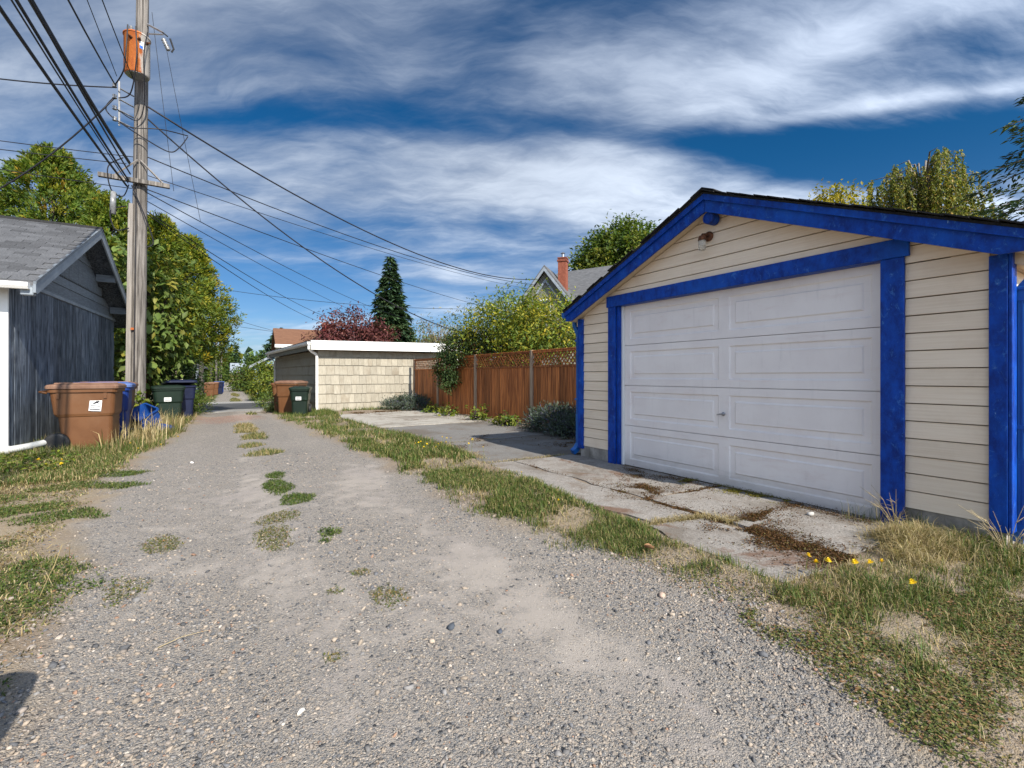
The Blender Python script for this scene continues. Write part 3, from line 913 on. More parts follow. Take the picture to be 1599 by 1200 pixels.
        while t < L - .02:
            t2 = min(t + .142 + r.uniform(-.01, .01), L + .02)
            ov = r.uniform(.008, .045) if r.random() > .12 else -.012
            lift = r.uniform(0, .008)
            za = -.0175; mb = MB()
            mb.prism(o([P(YC + s * t, za + .012 + lift * .3), P(YC + s * t2, za + lift), P(YC + s * t2, za + .011 + lift), P(YC + s * t, za + .020 + lift * .3)]), 'x', XF - .034 - ov, XF + 1.2)
            obj('shingle', mb, ROOFBLK, g)
            t = t2 - .004
    mb = MB(); mb.prism([(YC - .14, ZR - SL * .14 + .012), (YC, ZR + .014), (YC + .14, ZR - SL * .14 + .012), (YC + .14, ZR - SL * .14 + .022), (YC, ZR + .026), (YC - .14, ZR - SL * .14 + .022)], 'x', XF - .05, XB + .2)
    obj('ridge_cap', mb, ROOFBLK, g)
    # gutters
    for s, ye in ((1, YE1), (-1, YE0)):
        zt = ZR - SL * abs(ye - YC) - .03
        yy = ye + s * .005
        pr = [(yy, zt), (yy, zt - .085), (yy + s * .06, zt - .085), (yy + s * .085, zt - .05), (yy + s * .085, zt), (yy + s * .078, zt), (yy + s * .078, zt - .045), (yy + s * .055, zt - .078), (yy + s * .007, zt - .078), (yy + s * .007, zt)]
        mb = MB(); mb.prism(pr if s > 0 else pr[::-1], 'x', XF + .0, XB + .2)
        mb.prism(pr[:5] if s > 0 else pr[:5][::-1], 'x', XF - .004, XF - .0005)
        obj('gutter', mb, BLUEMETAL, g)
    # downspouts: round-cornered metal pipe with elbows and straps
    def spout(yg, yw, zt, x, kick, name_r):
        mb = MB()
        mb.tube([(x, yg, zt), (x, yg, zt - .09), (x, (yg + yw) / 2, zt - .17), (x, yw, zt - .26), (x, yw, .60)], .034, square=True)
        for k in (-.018, 0, .018): mb.box(x - .0395, x - .0345, yw + k - .004, yw + k + .004, .64, zt - .30)
        o = obj('downspout', mb, BLUEMETAL, g)
        mb = MB()
        mb.tube([(x, yw, .63), (x, yw, .20), (x - kick, yw + .01, .11), (x - kick * 2.1, yw + .02, .07)], .037, square=True)
        for k in (-1, 0, 1):
            mb.box(x - .041, x - .037, yw + k * .022 - .006, yw + k * .022 + .006, .2, .6)
        obj('spout_foot', mb, BLUEMETAL, o)
        for zz in (1.72, .85) if kick < .06 else (1.7, .9):
            mb = MB(); mb.box(x - .045, x - .0385, yw - .055, yw + .055, zz - .013, zz + .013)
            mb.box(x - .0385, x + .04, yw - .055, yw - .0395, zz - .013, zz + .013); mb.box(x - .0385, x + .04, yw + .0395, yw + .055, zz - .013, zz + .013)
            obj('strap', mb, BLUEMETAL, o)
    spout(YE1 + .045, YW1 + .085, 2.05, GX + .06, .055, 0)
    spout(YE0 - .05, YW0 - .040, 2.03, GX + .135, .0, 1)
    # strap hinge end and hook beside the right corner
    mb = MB(); mb.box(GX + .086, GX + .0975, YW0 - .20, YW0 - .012, 1.78, 1.802, .003); obj('iron_strap', mb, BLUEMETAL, g)
    # wall lamp under the gable: rust-eaten arm, glass jar
    ly, lz = 3.145, 2.705
    mb = MB()
    q = MB(); q.lathe([(.0, 0), (.052, 0), (.055, .008), (.048, .022), (.03, .03), (.0, .032)], 18)
    q.xform(Matrix.Translation((GX + .002, ly, lz)) @ Matrix.Rotation(-PI / 2, 4, 'Y')); mb.add(q.v, q.f)
    mb.tube([(GX - .02, ly, lz), (GX - .055, ly + .004, lz + .012), (GX - .09, ly + .01, lz + .008), (GX - .1, ly + .012, lz - .02)], [.018, .017, .018, .02], 10)
    mb.lathe([(.0, 0), (.03, 0), (.036, -.012), (.041, -.035), (.041, -.05), (.0, -.05)][::-1], 18, (GX - .1, ly + .012, lz - .005))
    lamp = obj('wall_lamp', mb, RUST, g, True)
    mb = MB(); mb.lathe([(.0, -.155), (.026, -.155), (.036, -.145), (.0375, -.06), (.036, -.0505), (.0, -.0505)], 20, (GX - .1, ly + .012, lz - .005))
    obj('lamp_glass', mb, LAMPGLASS, lamp, True)
    # round painted end of a roof pole right under the peak
    q = MB(); q.lathe([(.0, 0), (.056, 0), (.062, .006), (.062, .12), (.056, .128), (.048, .128), (.044, .118), (.0, .118)], 24)
    q.xform(Matrix.Translation((GX - .01, 3.065, 2.862)) @ Matrix.Rotation(-PI / 2, 4, 'Y'))
    obj('round_beam_end', q, BLUE, g, False)
build_garage()

# ------------------------------------------------------------------ wooden fence
FP = [(6.44, 5.42), (6.43, 6.85), (6.38, 9.21), (6.30, 11.94), (6.25, 14.54), (6.20, 16.62)]
def build_fence():
    f = thing('wooden_fence', 'red stained board fence with a lattice top beside the driveway', 'fence', (6.3, 11.0, 0))
    r = random.Random(3)
    H = 1.78; LB = 1.40
    for k, (x, y) in enumerate(FP):
        mb = MB(); mb.box(x - .05, x + .04, y - .045, y + .045, -.1, H + .03, .006)
        obj('post', mb, FENCEP, f)
    slat_me = {}
    for k in range(len(FP) - 1):
        (x0, y0), (x1, y1) = FP[k], FP[k + 1]
        L = math.hypot(x1 - x0, y1 - y0) - .09
        ang = math.atan2(y1 - y0, x1 - x0)
        ux, uy = math.cos(ang), math.sin(ang)
        bx, by = x0 + ux * .045, y0 + uy * .045
        def at(t, off=0.0): return (bx + ux * t - uy * off - f.location[0], by + uy * t + ux * off - f.location[1])
        # rails and caps
        for (za, zb, th, dd) in ((LB - .005, LB + .045, .055, .012), (H - .04, H, .055, .012), (H - .0, H + .022, .09, .0)):
            mb = MB(); mb.box(0, L, -th / 2, th / 2, za, zb, .003)
            p = at(0); objl('rail', mb, FENCEW, f, False, (p[0], p[1], 0), (0, 0, ang))
        for za in (.25, .95):
            mb = MB(); mb.box(0, L, -.055, -.018, za, za + .085)
            p = at(0); objl('rail', mb, FENCEW, f, False, (p[0], p[1], 0), (0, 0, ang))
        n = round(L / .142); w = L / n
        for i in range(n):
            mb = MB(); g = .005 + r.uniform(0, .005)
            mb.box(g, w - g, -.009, .009, .03 + r.uniform(0, .02), LB - .006, .002)
            p = at(i * w, r.uniform(-.0035, .0035)); objl('picket', mb, FENCEW, f, False, (p[0], p[1], 0), (0, 0, ang + r.uniform(-.004, .004)))
        # lattice: two crossed layers of laths
        hh = H - .04 - (LB + .045); z0 = LB + .045
        for layer, sg in ((.006, 1), (-.006, -1)):
            t = -hh + .04
            while t < L:
                a = max(t, 0); b = min(t + hh, L)
                if b - a > .03:
                    za = z0 + (a - t); zb = z0 + (b - t)
                    if sg < 0: za, zb = z0 + hh - (a - t), z0 + hh - (b - t)
                    wv = .034
                    mb = MB(); mb.prism([(0, 0), (wv, 0), (b - a + wv * .5, zb - za), (b - a - wv * .5, zb - za)], 'y', layer - .0055, layer + .0055)
                    p = at(a); objl('lattice_slat', mb, FENCEW, f, False, (p[0], p[1], za), (0, 0, ang))
                t += .118
build_fence()

# ------------------------------------------------------------------ tan shingled garage with flat white roof
def build_tan():
    ang = math.radians(3.2)
    t = thing('shingled_garage', 'tan shingled garage with a flat white fascia roof across the driveway', 'garage', (2.86, 16.85, -0.04), ang)
    W, D, H = 5.1, 8.6, 2.02
    r = random.Random(9)
    mb = MB(); mb.box(.03, W, .03, D, -.3, H + .1); objl('wall', mb, JOINT, t)
    rows = [0.02, .30, .62, .94, 1.27, 1.60, 1.90]
    meshes = {}
    for k, zb in enumerate(rows):
        zt = rows[k + 1] + .0 if k + 1 < len(rows) else H + .06
        x = -.005
        while x < W - .02:
            w = r.choice([.15, .19, .22, .25, .28]); w = min(w, W - x)
            mb = MB()
            a = x + .003; b = x + w - .003; lo = zb + r.uniform(-.008, .008)
            # wedge shingle, thick at the butt
            vs = [(a, -.018, lo), (b, -.018, lo), (b, .03, lo), (a, .03, lo), (a, .012, zt + .012), (b, .012, zt + .012), (b, .03, zt + .012), (a, .03, zt + .012)]
            mb.add(vs, [(3, 2, 1, 0), (4, 5, 6, 7), (0, 1, 5, 4), (1, 2, 6, 5), (2, 3, 7, 6), (3, 0, 4, 7)])
            objl('wall_shingle', mb, TANSH, t)
            x += w
    mb = MB()
    for k, zb in enumerate(rows):
        zt = rows[k + 1] if k + 1 < len(rows) else H + .06
        y = -.004
        while y < D:
            w = min(r.choice([.15, .19, .22, .25, .28]), D - y + .01); a = y + .003; b = y + w - .003; lo = zb + r.uniform(-.006, .006)
            vs = [(-.018, a, lo), (-.018, b, lo), (.03, b, lo), (.03, a, lo), (.012, a, zt + .012), (.012, b, zt + .012), (.03, b, zt + .012), (.03, a, zt + .012)]
            mb.add(vs, [(0, 1, 2, 3), (7, 6, 5, 4), (4, 5, 1, 0), (5, 6, 2, 1), (6, 7, 3, 2), (7, 4, 0, 3)])
            y += w
    o = objl('wall_shingle', mb, TANSH, t); o['kind'] = 'stuff'; o['label'] = 'tan shingles of the shaded alley wall'
    # roof: low slope falling to the alley
    def rz(x): return H + .085 + .012 * x
    mb = MB(); mb.prism([(-.30, rz(-.3) + .27), (W + .35, rz(W) + .30), (W + .35, rz(W) + .34), (-.30, rz(-.3) + .31)], 'y', -.32, D + .35)
    objl('roof', mb, SHING_FAR, t)
    mb = MB(); mb.prism([(-.28, rz(-.3)), (W + .33, rz(W)), (W + .33, rz(W) + .335), (-.28, rz(-.3) + .30)], 'y', -.36, -.322, )
    objl('fascia', mb, WHITE, t)
    mb = MB(); mb.prism([(-.29, rz(-.3) + .20), (W + .34, rz(W) + .23), (W + .34, rz(W) + .335), (-.29, rz(-.3) + .30)], 'y', -.385, -.361)
    objl('fascia_trim', mb, WHITE, t)
    mb = MB(); mb.prism([(-.28, rz(-.3) + .06), (W + .33, rz(W) + .06), (W + .33, rz(W) + .10), (-.28, rz(-.3) + .10)], 'y', -.32, D + .34)
    objl('soffit', mb, WHITE, t)
    mb = MB(); mb.box(-.302, -.282, -.32, D + .34, H + .06, H + .36); objl('fascia', mb, GREYP, t)
    mb = MB()
    pr = [(-.305, H + .33), (-.305, H + .22), (-.37, H + .22), (-.40, H + .27), (-.40, H + .33), (-.392, H + .33), (-.392, H + .275), (-.366, H + .228), (-.313, H + .228), (-.313, H + .33)]
    mb.prism(pr[::-1], 'y', -.36, D + .3); mb.prism(pr[:5][::-1], 'y', -.365, -.3605)
    objl('gutter', mb, WHITE, t)
    mb = MB(); mb.tube([(-.345, -.30, H + .225), (-.345, -.30, H + .12), (-.24, -.2, H + .03), (-.07, -.085, H - .06), (-.03, -.065, H - .16), (-.03, -.065, -.02)], .036, square=True)
    d = objl('downspout', mb, WHITE, t)
    mb = MB(); mb.tube([(-.345, D - .3, H + .225), (-.34, D - .3, H + .12), (-.07, D - .3, H - .1), (-.06, D - .3, -.3)], .03, square=True); objl('downspout', mb, WHITE, t)
    # lean-to carport roof end seen over the fence
    mb = MB(); mb.box(W - 1.4, W + 1.6, 1.6, 4.5, H - .13, H + .02); objl('side_roof', mb, WHITE, t)
    mb = MB(); mb.box(W + .05, W + 1.4, 1.8, 4.3, -.2, H - .131); objl('side_wall', mb, GREYP, t)
build_tan()

# ------------------------------------------------------------------ grey garage on the left
def build_grey():
    ang = -math.atan(.054)
    g = thing('weathered_garage', 'weathered grey plank garage with a shingled gable roof left of the pole', 'garage', (-2.62, 9.8, 0), ang)
    # own frame: y runs along the gable wall, x points out over the alley, the body lies at negative x
    W, D, H = 6.15, 7.5, 2.72
    YR = W / 2; S = 0.50; OH = .35; OX = .38
    r = random.Random(21)
    RZ = H - .02 + S * YR + .04
    def rz(y): return RZ - S * abs(y - YR)
    mb = MB()
    mb.prism([(.02, -.2), (W - .02, -.2), (W - .02, H), (YR, rz(YR) - .16), (.02, H)], 'x', -.09, -.02)
    mb.box(-D, -.1, W - .1, W - .02, -.2, H); mb.prism([(.02, -.2), (W - .02, -.2), (W - .02, H), (YR, rz(YR) - .16), (.02, H)], 'x', -D, -D + .08)
    objl('wall', mb, ROOFBLK, g)
    y = .02
    while y < W - .03:
        w = min(.203, W - .02 - y)
        mb = MB(); mb.box(-.022, 0 + r.uniform(0, .006), y + .008, y + w - .008, .08, H - .1, .002)
        objl('plank', mb, GREYWOOD, g)
        y += w
    mb = MB(); mb.box(-.02, .028, -.02, W + .02, H - .099, H - .04, .004); objl('belt_trim', mb, GREYTRIM, g)
    mb = MB(); mb.box(-.02, .018, -.02, W + .02, H - .0395, H + .0, .003); objl('belt_trim', mb, GREYSID, g)
    # gable: plain boards, scalloped rows, boards and a louvre above
    z = H + .002; ex = .178; k = 0
    while z < rz(YR) - .22:
        z1 = z + ex
        h0 = (RZ - .13 - z) / S; h1 = (RZ - .13 - z1) / S
        h0 = min(h0, YR); h1 = max(min(h1, YR), .02)
        if k in (2, 3):
            mb = MB(); wv = .115; n = int(2 * h0 / wv)
            for i in range(n):
                c = YR - h0 + (i + .5) * (2 * h0 / n)
                if abs(c - YR) > h1 + .04: continue
                m2 = wv / 2 - .004; pts = [(c - m2, z1 + .02), (c - m2, z + .05)]
                for q in range(1, 6):
                    an = PI + PI * q / 6
                    pts.append((c + m2 * math.cos(an), z + .05 + .05 * math.sin(an)))
                pts += [(c + m2, z + .05), (c + m2, z1 + .02)]
                mb.prism(pts, 'x', -.004, .026 + r.uniform(0, .004))
            o = objl('scalloped_shingle', mb, GREYSID, g); o['kind'] = 'stuff'; o['label'] = 'row of grey scalloped shingles'
            mb = MB(); mb.prism([(YR - h0, z), (YR + h0, z), (YR + h1, z1), (YR - h1, z1)], 'x', -.02, -.0045); objl('gable_board', mb, ROOFBLK, g)  # black backing puts the shade around the scallops into the colour
        else:
            mb = MB()
            vs = []
            for (yy, zz, xx) in ((YR - h0, z, .016), (YR + h0, z, .016), (YR + h1, z1 - .006, .002), (YR - h1, z1 - .006, .002)):
                vs.append((xx, yy, zz))
            vs += [(-.02, v[1], v[2]) for v in vs]
            mb.add(vs, [(0, 1, 2, 3), (7, 6, 5, 4), (0, 4, 5, 1), (1, 5, 6, 2), (2, 6, 7, 3), (3, 7, 4, 0)])
            objl('gable_board', mb, GREYSID, g)
        z = z1; k += 1
    mb = MB(); mb.box(.017, .034, YR - .17, YR + .17, H + .98, H + 1.42); v = objl('gable_vent', mb, GREYTRIM, g)
    for i in range(7):
        mb = MB(); mb.box(.0345, .045, YR - .14, YR + .14, H + 1.01 + i * .056, H + 1.045 + i * .056); objl('louvre', mb, GREYWOOD, v)
    # roof deck, rake boards, shingles of the near slope
    for s, ye in ((-1, -OH), (1, W + OH)):
        P = lambda yy, dz: (yy, rz(yy) + dz)
        o = lambda l: l if s > 0 else l[::-1]
        mb = MB(); mb.prism(o([P(YR, -.06), P(ye, -.06), P(ye, 0), P(YR, 0)]), 'x', -D - .3, OX); objl('roof', mb, SHING_FAR, g)
        mb = MB(); mb.prism(o([P(YR, -.20), P(ye + (-s) * .06, -.20), P(ye, -.16), P(ye, -.035), P(YR, -.035)]), 'x', OX + .001, OX + .03); objl('rake_fascia', mb, GREYTRIM, g)
        mb = MB(); mb.prism(o([P(YR, -.034), P(ye - s * .0, -.034), P(ye, .012), P(YR, .012)]), 'x', OX + .001, OX + .036); objl('rake_trim', mb, GREYSID, g)
        mb = MB(); mb.prism(o([P(YR, -.085), P(ye, -.085), P(ye, -.061), P(YR, -.061)]), 'x', -D, OX - .002); objl('soffit', mb, GREYWOOD, g)
        for yy in ((ye + (-s) * .9, ye + (-s) * 2.1) if s > 0 else ()):
            mb = MB(); mb.box(.03, OX - .01, yy - .05, yy + .05, rz(yy) - .25, rz(yy) - .087); objl('lookout', mb, GREYSID, g)
    n = 24; Ls = YR + OH
    slope_len = Ls * math.sqrt(1 + S * S); ex = slope_len / n
    tilt = math.atan(S)
    tabs = []
    for w in (.30, .31, .29):
        mb = MB(); mb.box(-w + .004, -.0, 0, ex + .03, -.002, .007); tabs.append((w, mb.mesh('shingle')))
    cnt = 0; extra = MB()
    for i in range(n):
        ystart = -OH + i * Ls / n
        zb = rz(ystart) + .004
        x = OX + .03 - (.15 if i % 2 else 0)
        if i % 2:
            mb = MB()
        kk = 0
        while x > -3.6:
            w, me = r.choice(tabs)
            if x > -3.0:
                o = link('shingle', me, SHINGLE, g, (x, ystart, zb + r.uniform(0, .003)), (tilt, 0, 0)); cnt += 1
            x -= w + .003
    mb = MB(); mb.prism([(YR - .13, rz(YR - .13) + .012), (YR, RZ + .018), (YR + .13, rz(YR + .13) + .012), (YR + .13, rz(YR + .13) + .022), (YR, RZ + .03), (YR - .13, rz(YR - .13) + .022)], 'x', -D - .3, OX + .045); objl('ridge_cap', mb, ROOFBLK, g)
    # white street-side wall, corner and gutter at the near eave
    z = .1
    while z < H - .02:
        z1 = min(z + .2, H); mb = MB()
        vs = [(-D, -.014, z), (-.075, -.014, z), (-.075, .0, z1 - .004), (-D, .0, z1 - .004)]
        vs += [(v[0], .02, v[2]) for v in vs]
        mb.add(vs, [(0, 1, 2, 3), (7, 6, 5, 4), (0, 4, 5, 1), (1, 5, 6, 2), (2, 6, 7, 3), (3, 7, 4, 0)])
        objl('siding_board', mb, WHITE, g); z = z1
    mb = MB(); mb.box(-.0745, .012, -.02, .018, -.06, H - .1, .003); objl('corner_board', mb, WHITE, g)
    mb = MB(); ze = rz(-OH) - .03
    pr = [(-OH - .002, ze), (-OH - .002, ze - .09), (-OH - .07, ze - .09), (-OH - .1, ze - .05), (-OH - .1, ze)]
    mb.prism(pr[::-1], 'x', -D - .2, OX - .03); objl('gutter', mb, WHITE, g)
    mb = MB(); mb.box(OX - .14, OX + .0, -OH + .0, -OH + .12, ze - .17, ze - .03, .01); objl('eave_block', mb, GREYTRIM, g)
build_grey()

# ------------------------------------------------------------------ utility pole with transformer
PX, PY = -1.60, 14.0
def pole_xy(z):                      # slight lean
    return (PX + .010 * z, PY + .003 * z)
def build_pole():
    p = thing('utility_pole', 'tall weathered wooden utility pole with a rusty orange transformer beside the carts', 'utility pole', (PX, PY, 0))
    mb = MB()
    pts = []; rs = []
    for i in range(15):
        z = -.3 + i * .92; x, y = pole_xy(z); pts.append((x, y, z)); rs.append(.162 - .0036 * i)
    mb.tube(pts, rs, 20); obj('shaft', mb, POLEW, p, True)
    mb = MB()
    a = pole_xy(0); b = pole_xy(5.2)
    mb.tube([(a[0] - .165, a[1] - .10, -.2), (b[0] - .155, b[1] - .09, 5.2)], .045, square=True); obj('cable_moulding', mb, CONDUIT, p)
    mb = MB(); mb.tube([(a[0] - .05, a[1] - .19, -.1), (pole_xy(7.2)[0] - .05, pole_xy(7.2)[1] - .165, 7.2)], .011, 6); obj('ground_wire', mb, WIRE, p)
    # telecom arm with flat braces
    x, y = pole_xy(5.72)
    mb = MB(); mb.box(x - .72, x + .58, y - .27, y - .18, 5.66, 5.76, .006); obj('crossarm', mb, POLEW, p)
    for s in (-1, 1):
        mb = MB(); mb.tube([(x + s * .02, y - .185, 6.22), (x + s * .45, y - .172, 5.77)], .014, square=True); obj('brace', mb, CONDUIT, p)
    # transformer tank
    tx, ty = pole_xy(8.6); tx -= .03; ty -= .50
    t = link('transformer', None, None, p, (tx - PX, ty - PY, 8.06)); t.empty_display_size = .2; t.scale = (.84, .84, .86); t.location.z = 8.0
    t['label'] = 'orange rusted transformer tank with a pale unrusted side'
    mb = MB(); mb.lathe([(.0, 0), (.255, 0), (.27, .012), (.27, .03), (.285, .05), (.285, .98), (.29, .985), (.29, 1.0), (.0, 1.0)], 32); objl('tank', mb, ORANGE, t, True)
    mb = MB(); mb.lathe([(.298, 1.0), (.305, 1.005), (.305, 1.03), (.27, 1.06), (.12, 1.085), (.0, 1.09)], 32); objl('tank_lid', mb, ORANGE, t, True)
    mb = MB(); mb.lathe([(.0, -.006), (.25, -.006), (.25, -.001)], 32, (0, 0, 0)); objl('tank_base', mb, METAL, t)
    for an in (-110, -75, -40):
        c = math.cos(math.radians(an)); s = math.sin(math.radians(an))
        q = MB(); q.lathe([(.0, 0), (.04, 0), (.04, .03), (.028, .04), (.028, .07), (.02, .08), (.02, .11), (.0, .11)], 12)
        q.xform(Matrix.Translation((c * .28, s * .28, .84)) @ Matrix.Rotation(math.radians(an), 4, 'Z') @ Matrix.Rotation(PI / 2, 4, 'Y')); objl('bushing', q, RUST, t, True)
    mb = MB(); mb.lathe([(.0, 0), (.05, 0), (.045, .05), (.06, .06), (.04, .09), (.055, .1), (.035, .13), (.048, .14), (.025, .18), (.012, .2), (.0, .2)], 14, (-.12, -.05, 1.07)); objl('bushing', mb, PORCELAIN, t, True)
    M = Matrix.Rotation(math.radians(-62), 4, 'Z')
    mb = MB(); mb.prism([(-.045, 0), (.045, 0), (.045, .19), (-.045, .19)], 'y', -.003, 0); mb.xform(Matrix.Translation((.125, -.262, .62)) @ Matrix.Rotation(math.radians(26), 4, 'Z')); objl('rating_plate', mb, STICKER, t)
    mb = MB(); mb.prism([(-.043, 0), (.03, 0), (.03, .075), (-.043, .075)], 'y', -.005, -.0035); mb.xform(Matrix.Translation((.125, -.262, .625)) @ Matrix.Rotation(math.radians(26), 4, 'Z')); objl('blue_mark', mb, BLUEST, t)
    mb = MB(); mb.box(-.05, .05, .27, .36, .22, .30); mb.box(-.05, .05, .27, .36, .78, .86); objl('mounting_lug', mb, METAL, t)
    # hanging fuse cutout and its bracket on the right
    x, y = pole_xy(9.4)
    mb = MB(); mb.tube([(x + .1, y - .1, 9.5), (x + .42, y - .16, 9.38)], .018, square=True); mb.tube([(x + .1, y - .1, 9.27), (x + .42, y - .16, 9.34)], .014, square=True)
    f = obj('cutout_bracket', mb, METAL, p)
    mb = MB(); mb.lathe([(.0, 0), (.03, 0), (.055, .02), (.03, .04), (.055, .07), (.03, .09), (.055, .12), (.03, .15), (.055, .18), (.03, .21), (.055, .24), (.03, .27), (.0, .28)], 14)
    mb.xform(Matrix.Translation((x + .52, y - .18, 8.98)) @ Matrix.Rotation(math.radians(-24), 4, 'Y')); obj('fuse_cutout', mb, PORCELAIN, p, True)
    mb = MB(); mb.tube([(x + .50, y - .2, 9.30), (x + .40, y - .17, 9.38)], .016, 8); mb.tube([(x + .55, y - .22, 9.25), (x + .62, y - .24, 9.02), (x + .58, y - .24, 8.93)], .02, 8); obj('fuse_tube', mb, BLACK, p)
    # secondary rack with spools on the left of the pole
    x, y = pole_xy(7.3)
    mb = MB(); mb.tube([(x - .35, y - .35, 6.85), (x - .35, y - .35, 7.85)], .016, square=True)
    for zz in (6.95, 7.2, 7.45, 7.7): mb.tube([(x - .35, y - .35, zz), (x - .12, y - .12, zz)], .012, square=True)
    k = obj('spool_rack', mb, PORCELAIN, p)
    for zz in (6.95, 7.2, 7.45, 7.7):
        mb = MB(); mb.lathe([(.0, -.04), (.04, -.04), (.045, -.025), (.025, 0), (.045, .025), (.04, .04), (.0, .04)], 12, (x - .42, y - .42, zz)); obj('spool', mb, PORCELAIN, k, True)
    # drip loops between the tank and the rack
    def loop(pts, r=.013):
        # smooth by Catmull-Rom
        P = [Vector(q) for q in pts]; out = []
        for i in range(len(P) - 1):
            a, b, c, d = P[max(i - 1, 0)], P[i], P[i + 1], P[min(i + 2, len(P) - 1)]
            for s in range(7):
                t = s / 7
                out.append(.5 * ((2 * b) + (c - a) * t + (2 * a - 5 * b + 4 * c - d) * t * t + (3 * b - a - 3 * c + d) * t ** 3))
        out.append(P[-1]); return MB().tube(out, r, 6)
    for k, pts in enumerate([
        [(tx - .12, ty - .36, 8.9), (tx - .14, ty - .42, 8.3), (tx - .2, ty - .3, 7.9), (x - .42, y - .42, 7.7)],
        [(tx + .02, ty - .39, 8.9), (tx + .04, ty - .42, 8.2), (tx - .1, ty - .1, 7.55), (x - .35, y - .4, 7.45)],
        [(tx + .22, ty - .3, 8.9), (tx + .16, ty - .36, 8.3), (tx + .12, ty + .1, 7.5), (x - .05, y - .25, 7.1), (x - .4, y - .4, 7.2)],
        [(x - .42, y - .42, 7.45), (x - .6, y - .2, 7.2), (x - .2, y - .3, 6.9), (x + .4, y - .3, 7.0), (x + .9, y + .2, 7.2)],
        [(x - .42, y - .42, 6.95), (x + .1, y - .3, 6.7), (x + .55, y - .2, 6.55), (x + .75, y - .1, 6.75), (x + .9, y + .15, 7.15)],
        [(x - .3, y - .2, 6.2), (x - .55, y - .3, 5.9), (x - .5, y - .3, 5.4), (x - .3, y - .25, 5.3), (x - .2, y - .2, 5.6)],
        [(x - .25, y - .2, 5.1), (x - .5, y - .35, 4.9), (x - .42, y - .35, 4.5), (x - .2, y - .2, 4.6)],
        [(x - .15, y - .2, 5.6), (x + .1, y - .25, 4.9), (x + .25, y - .22, 4.35), (x + .12, y - .2, 4.2)],
    ]):
        obj('drip_loop', loop(pts), WIRE, p)
    mb = MB(); mb.tube([(x - .46, y - .3, 5.35), (x - .47, y - .3, 4.85)], [.05, .06], 10); obj('splice_case', mb, PORCELAIN, p, True)
    mb = MB()
    x, y = pole_xy(2.3); mb.box(x - .12, x - .06, y - .187, y - .178, 2.26, 2.31); obj('orange_tag', mb, ORANGE, p)
build_pole()

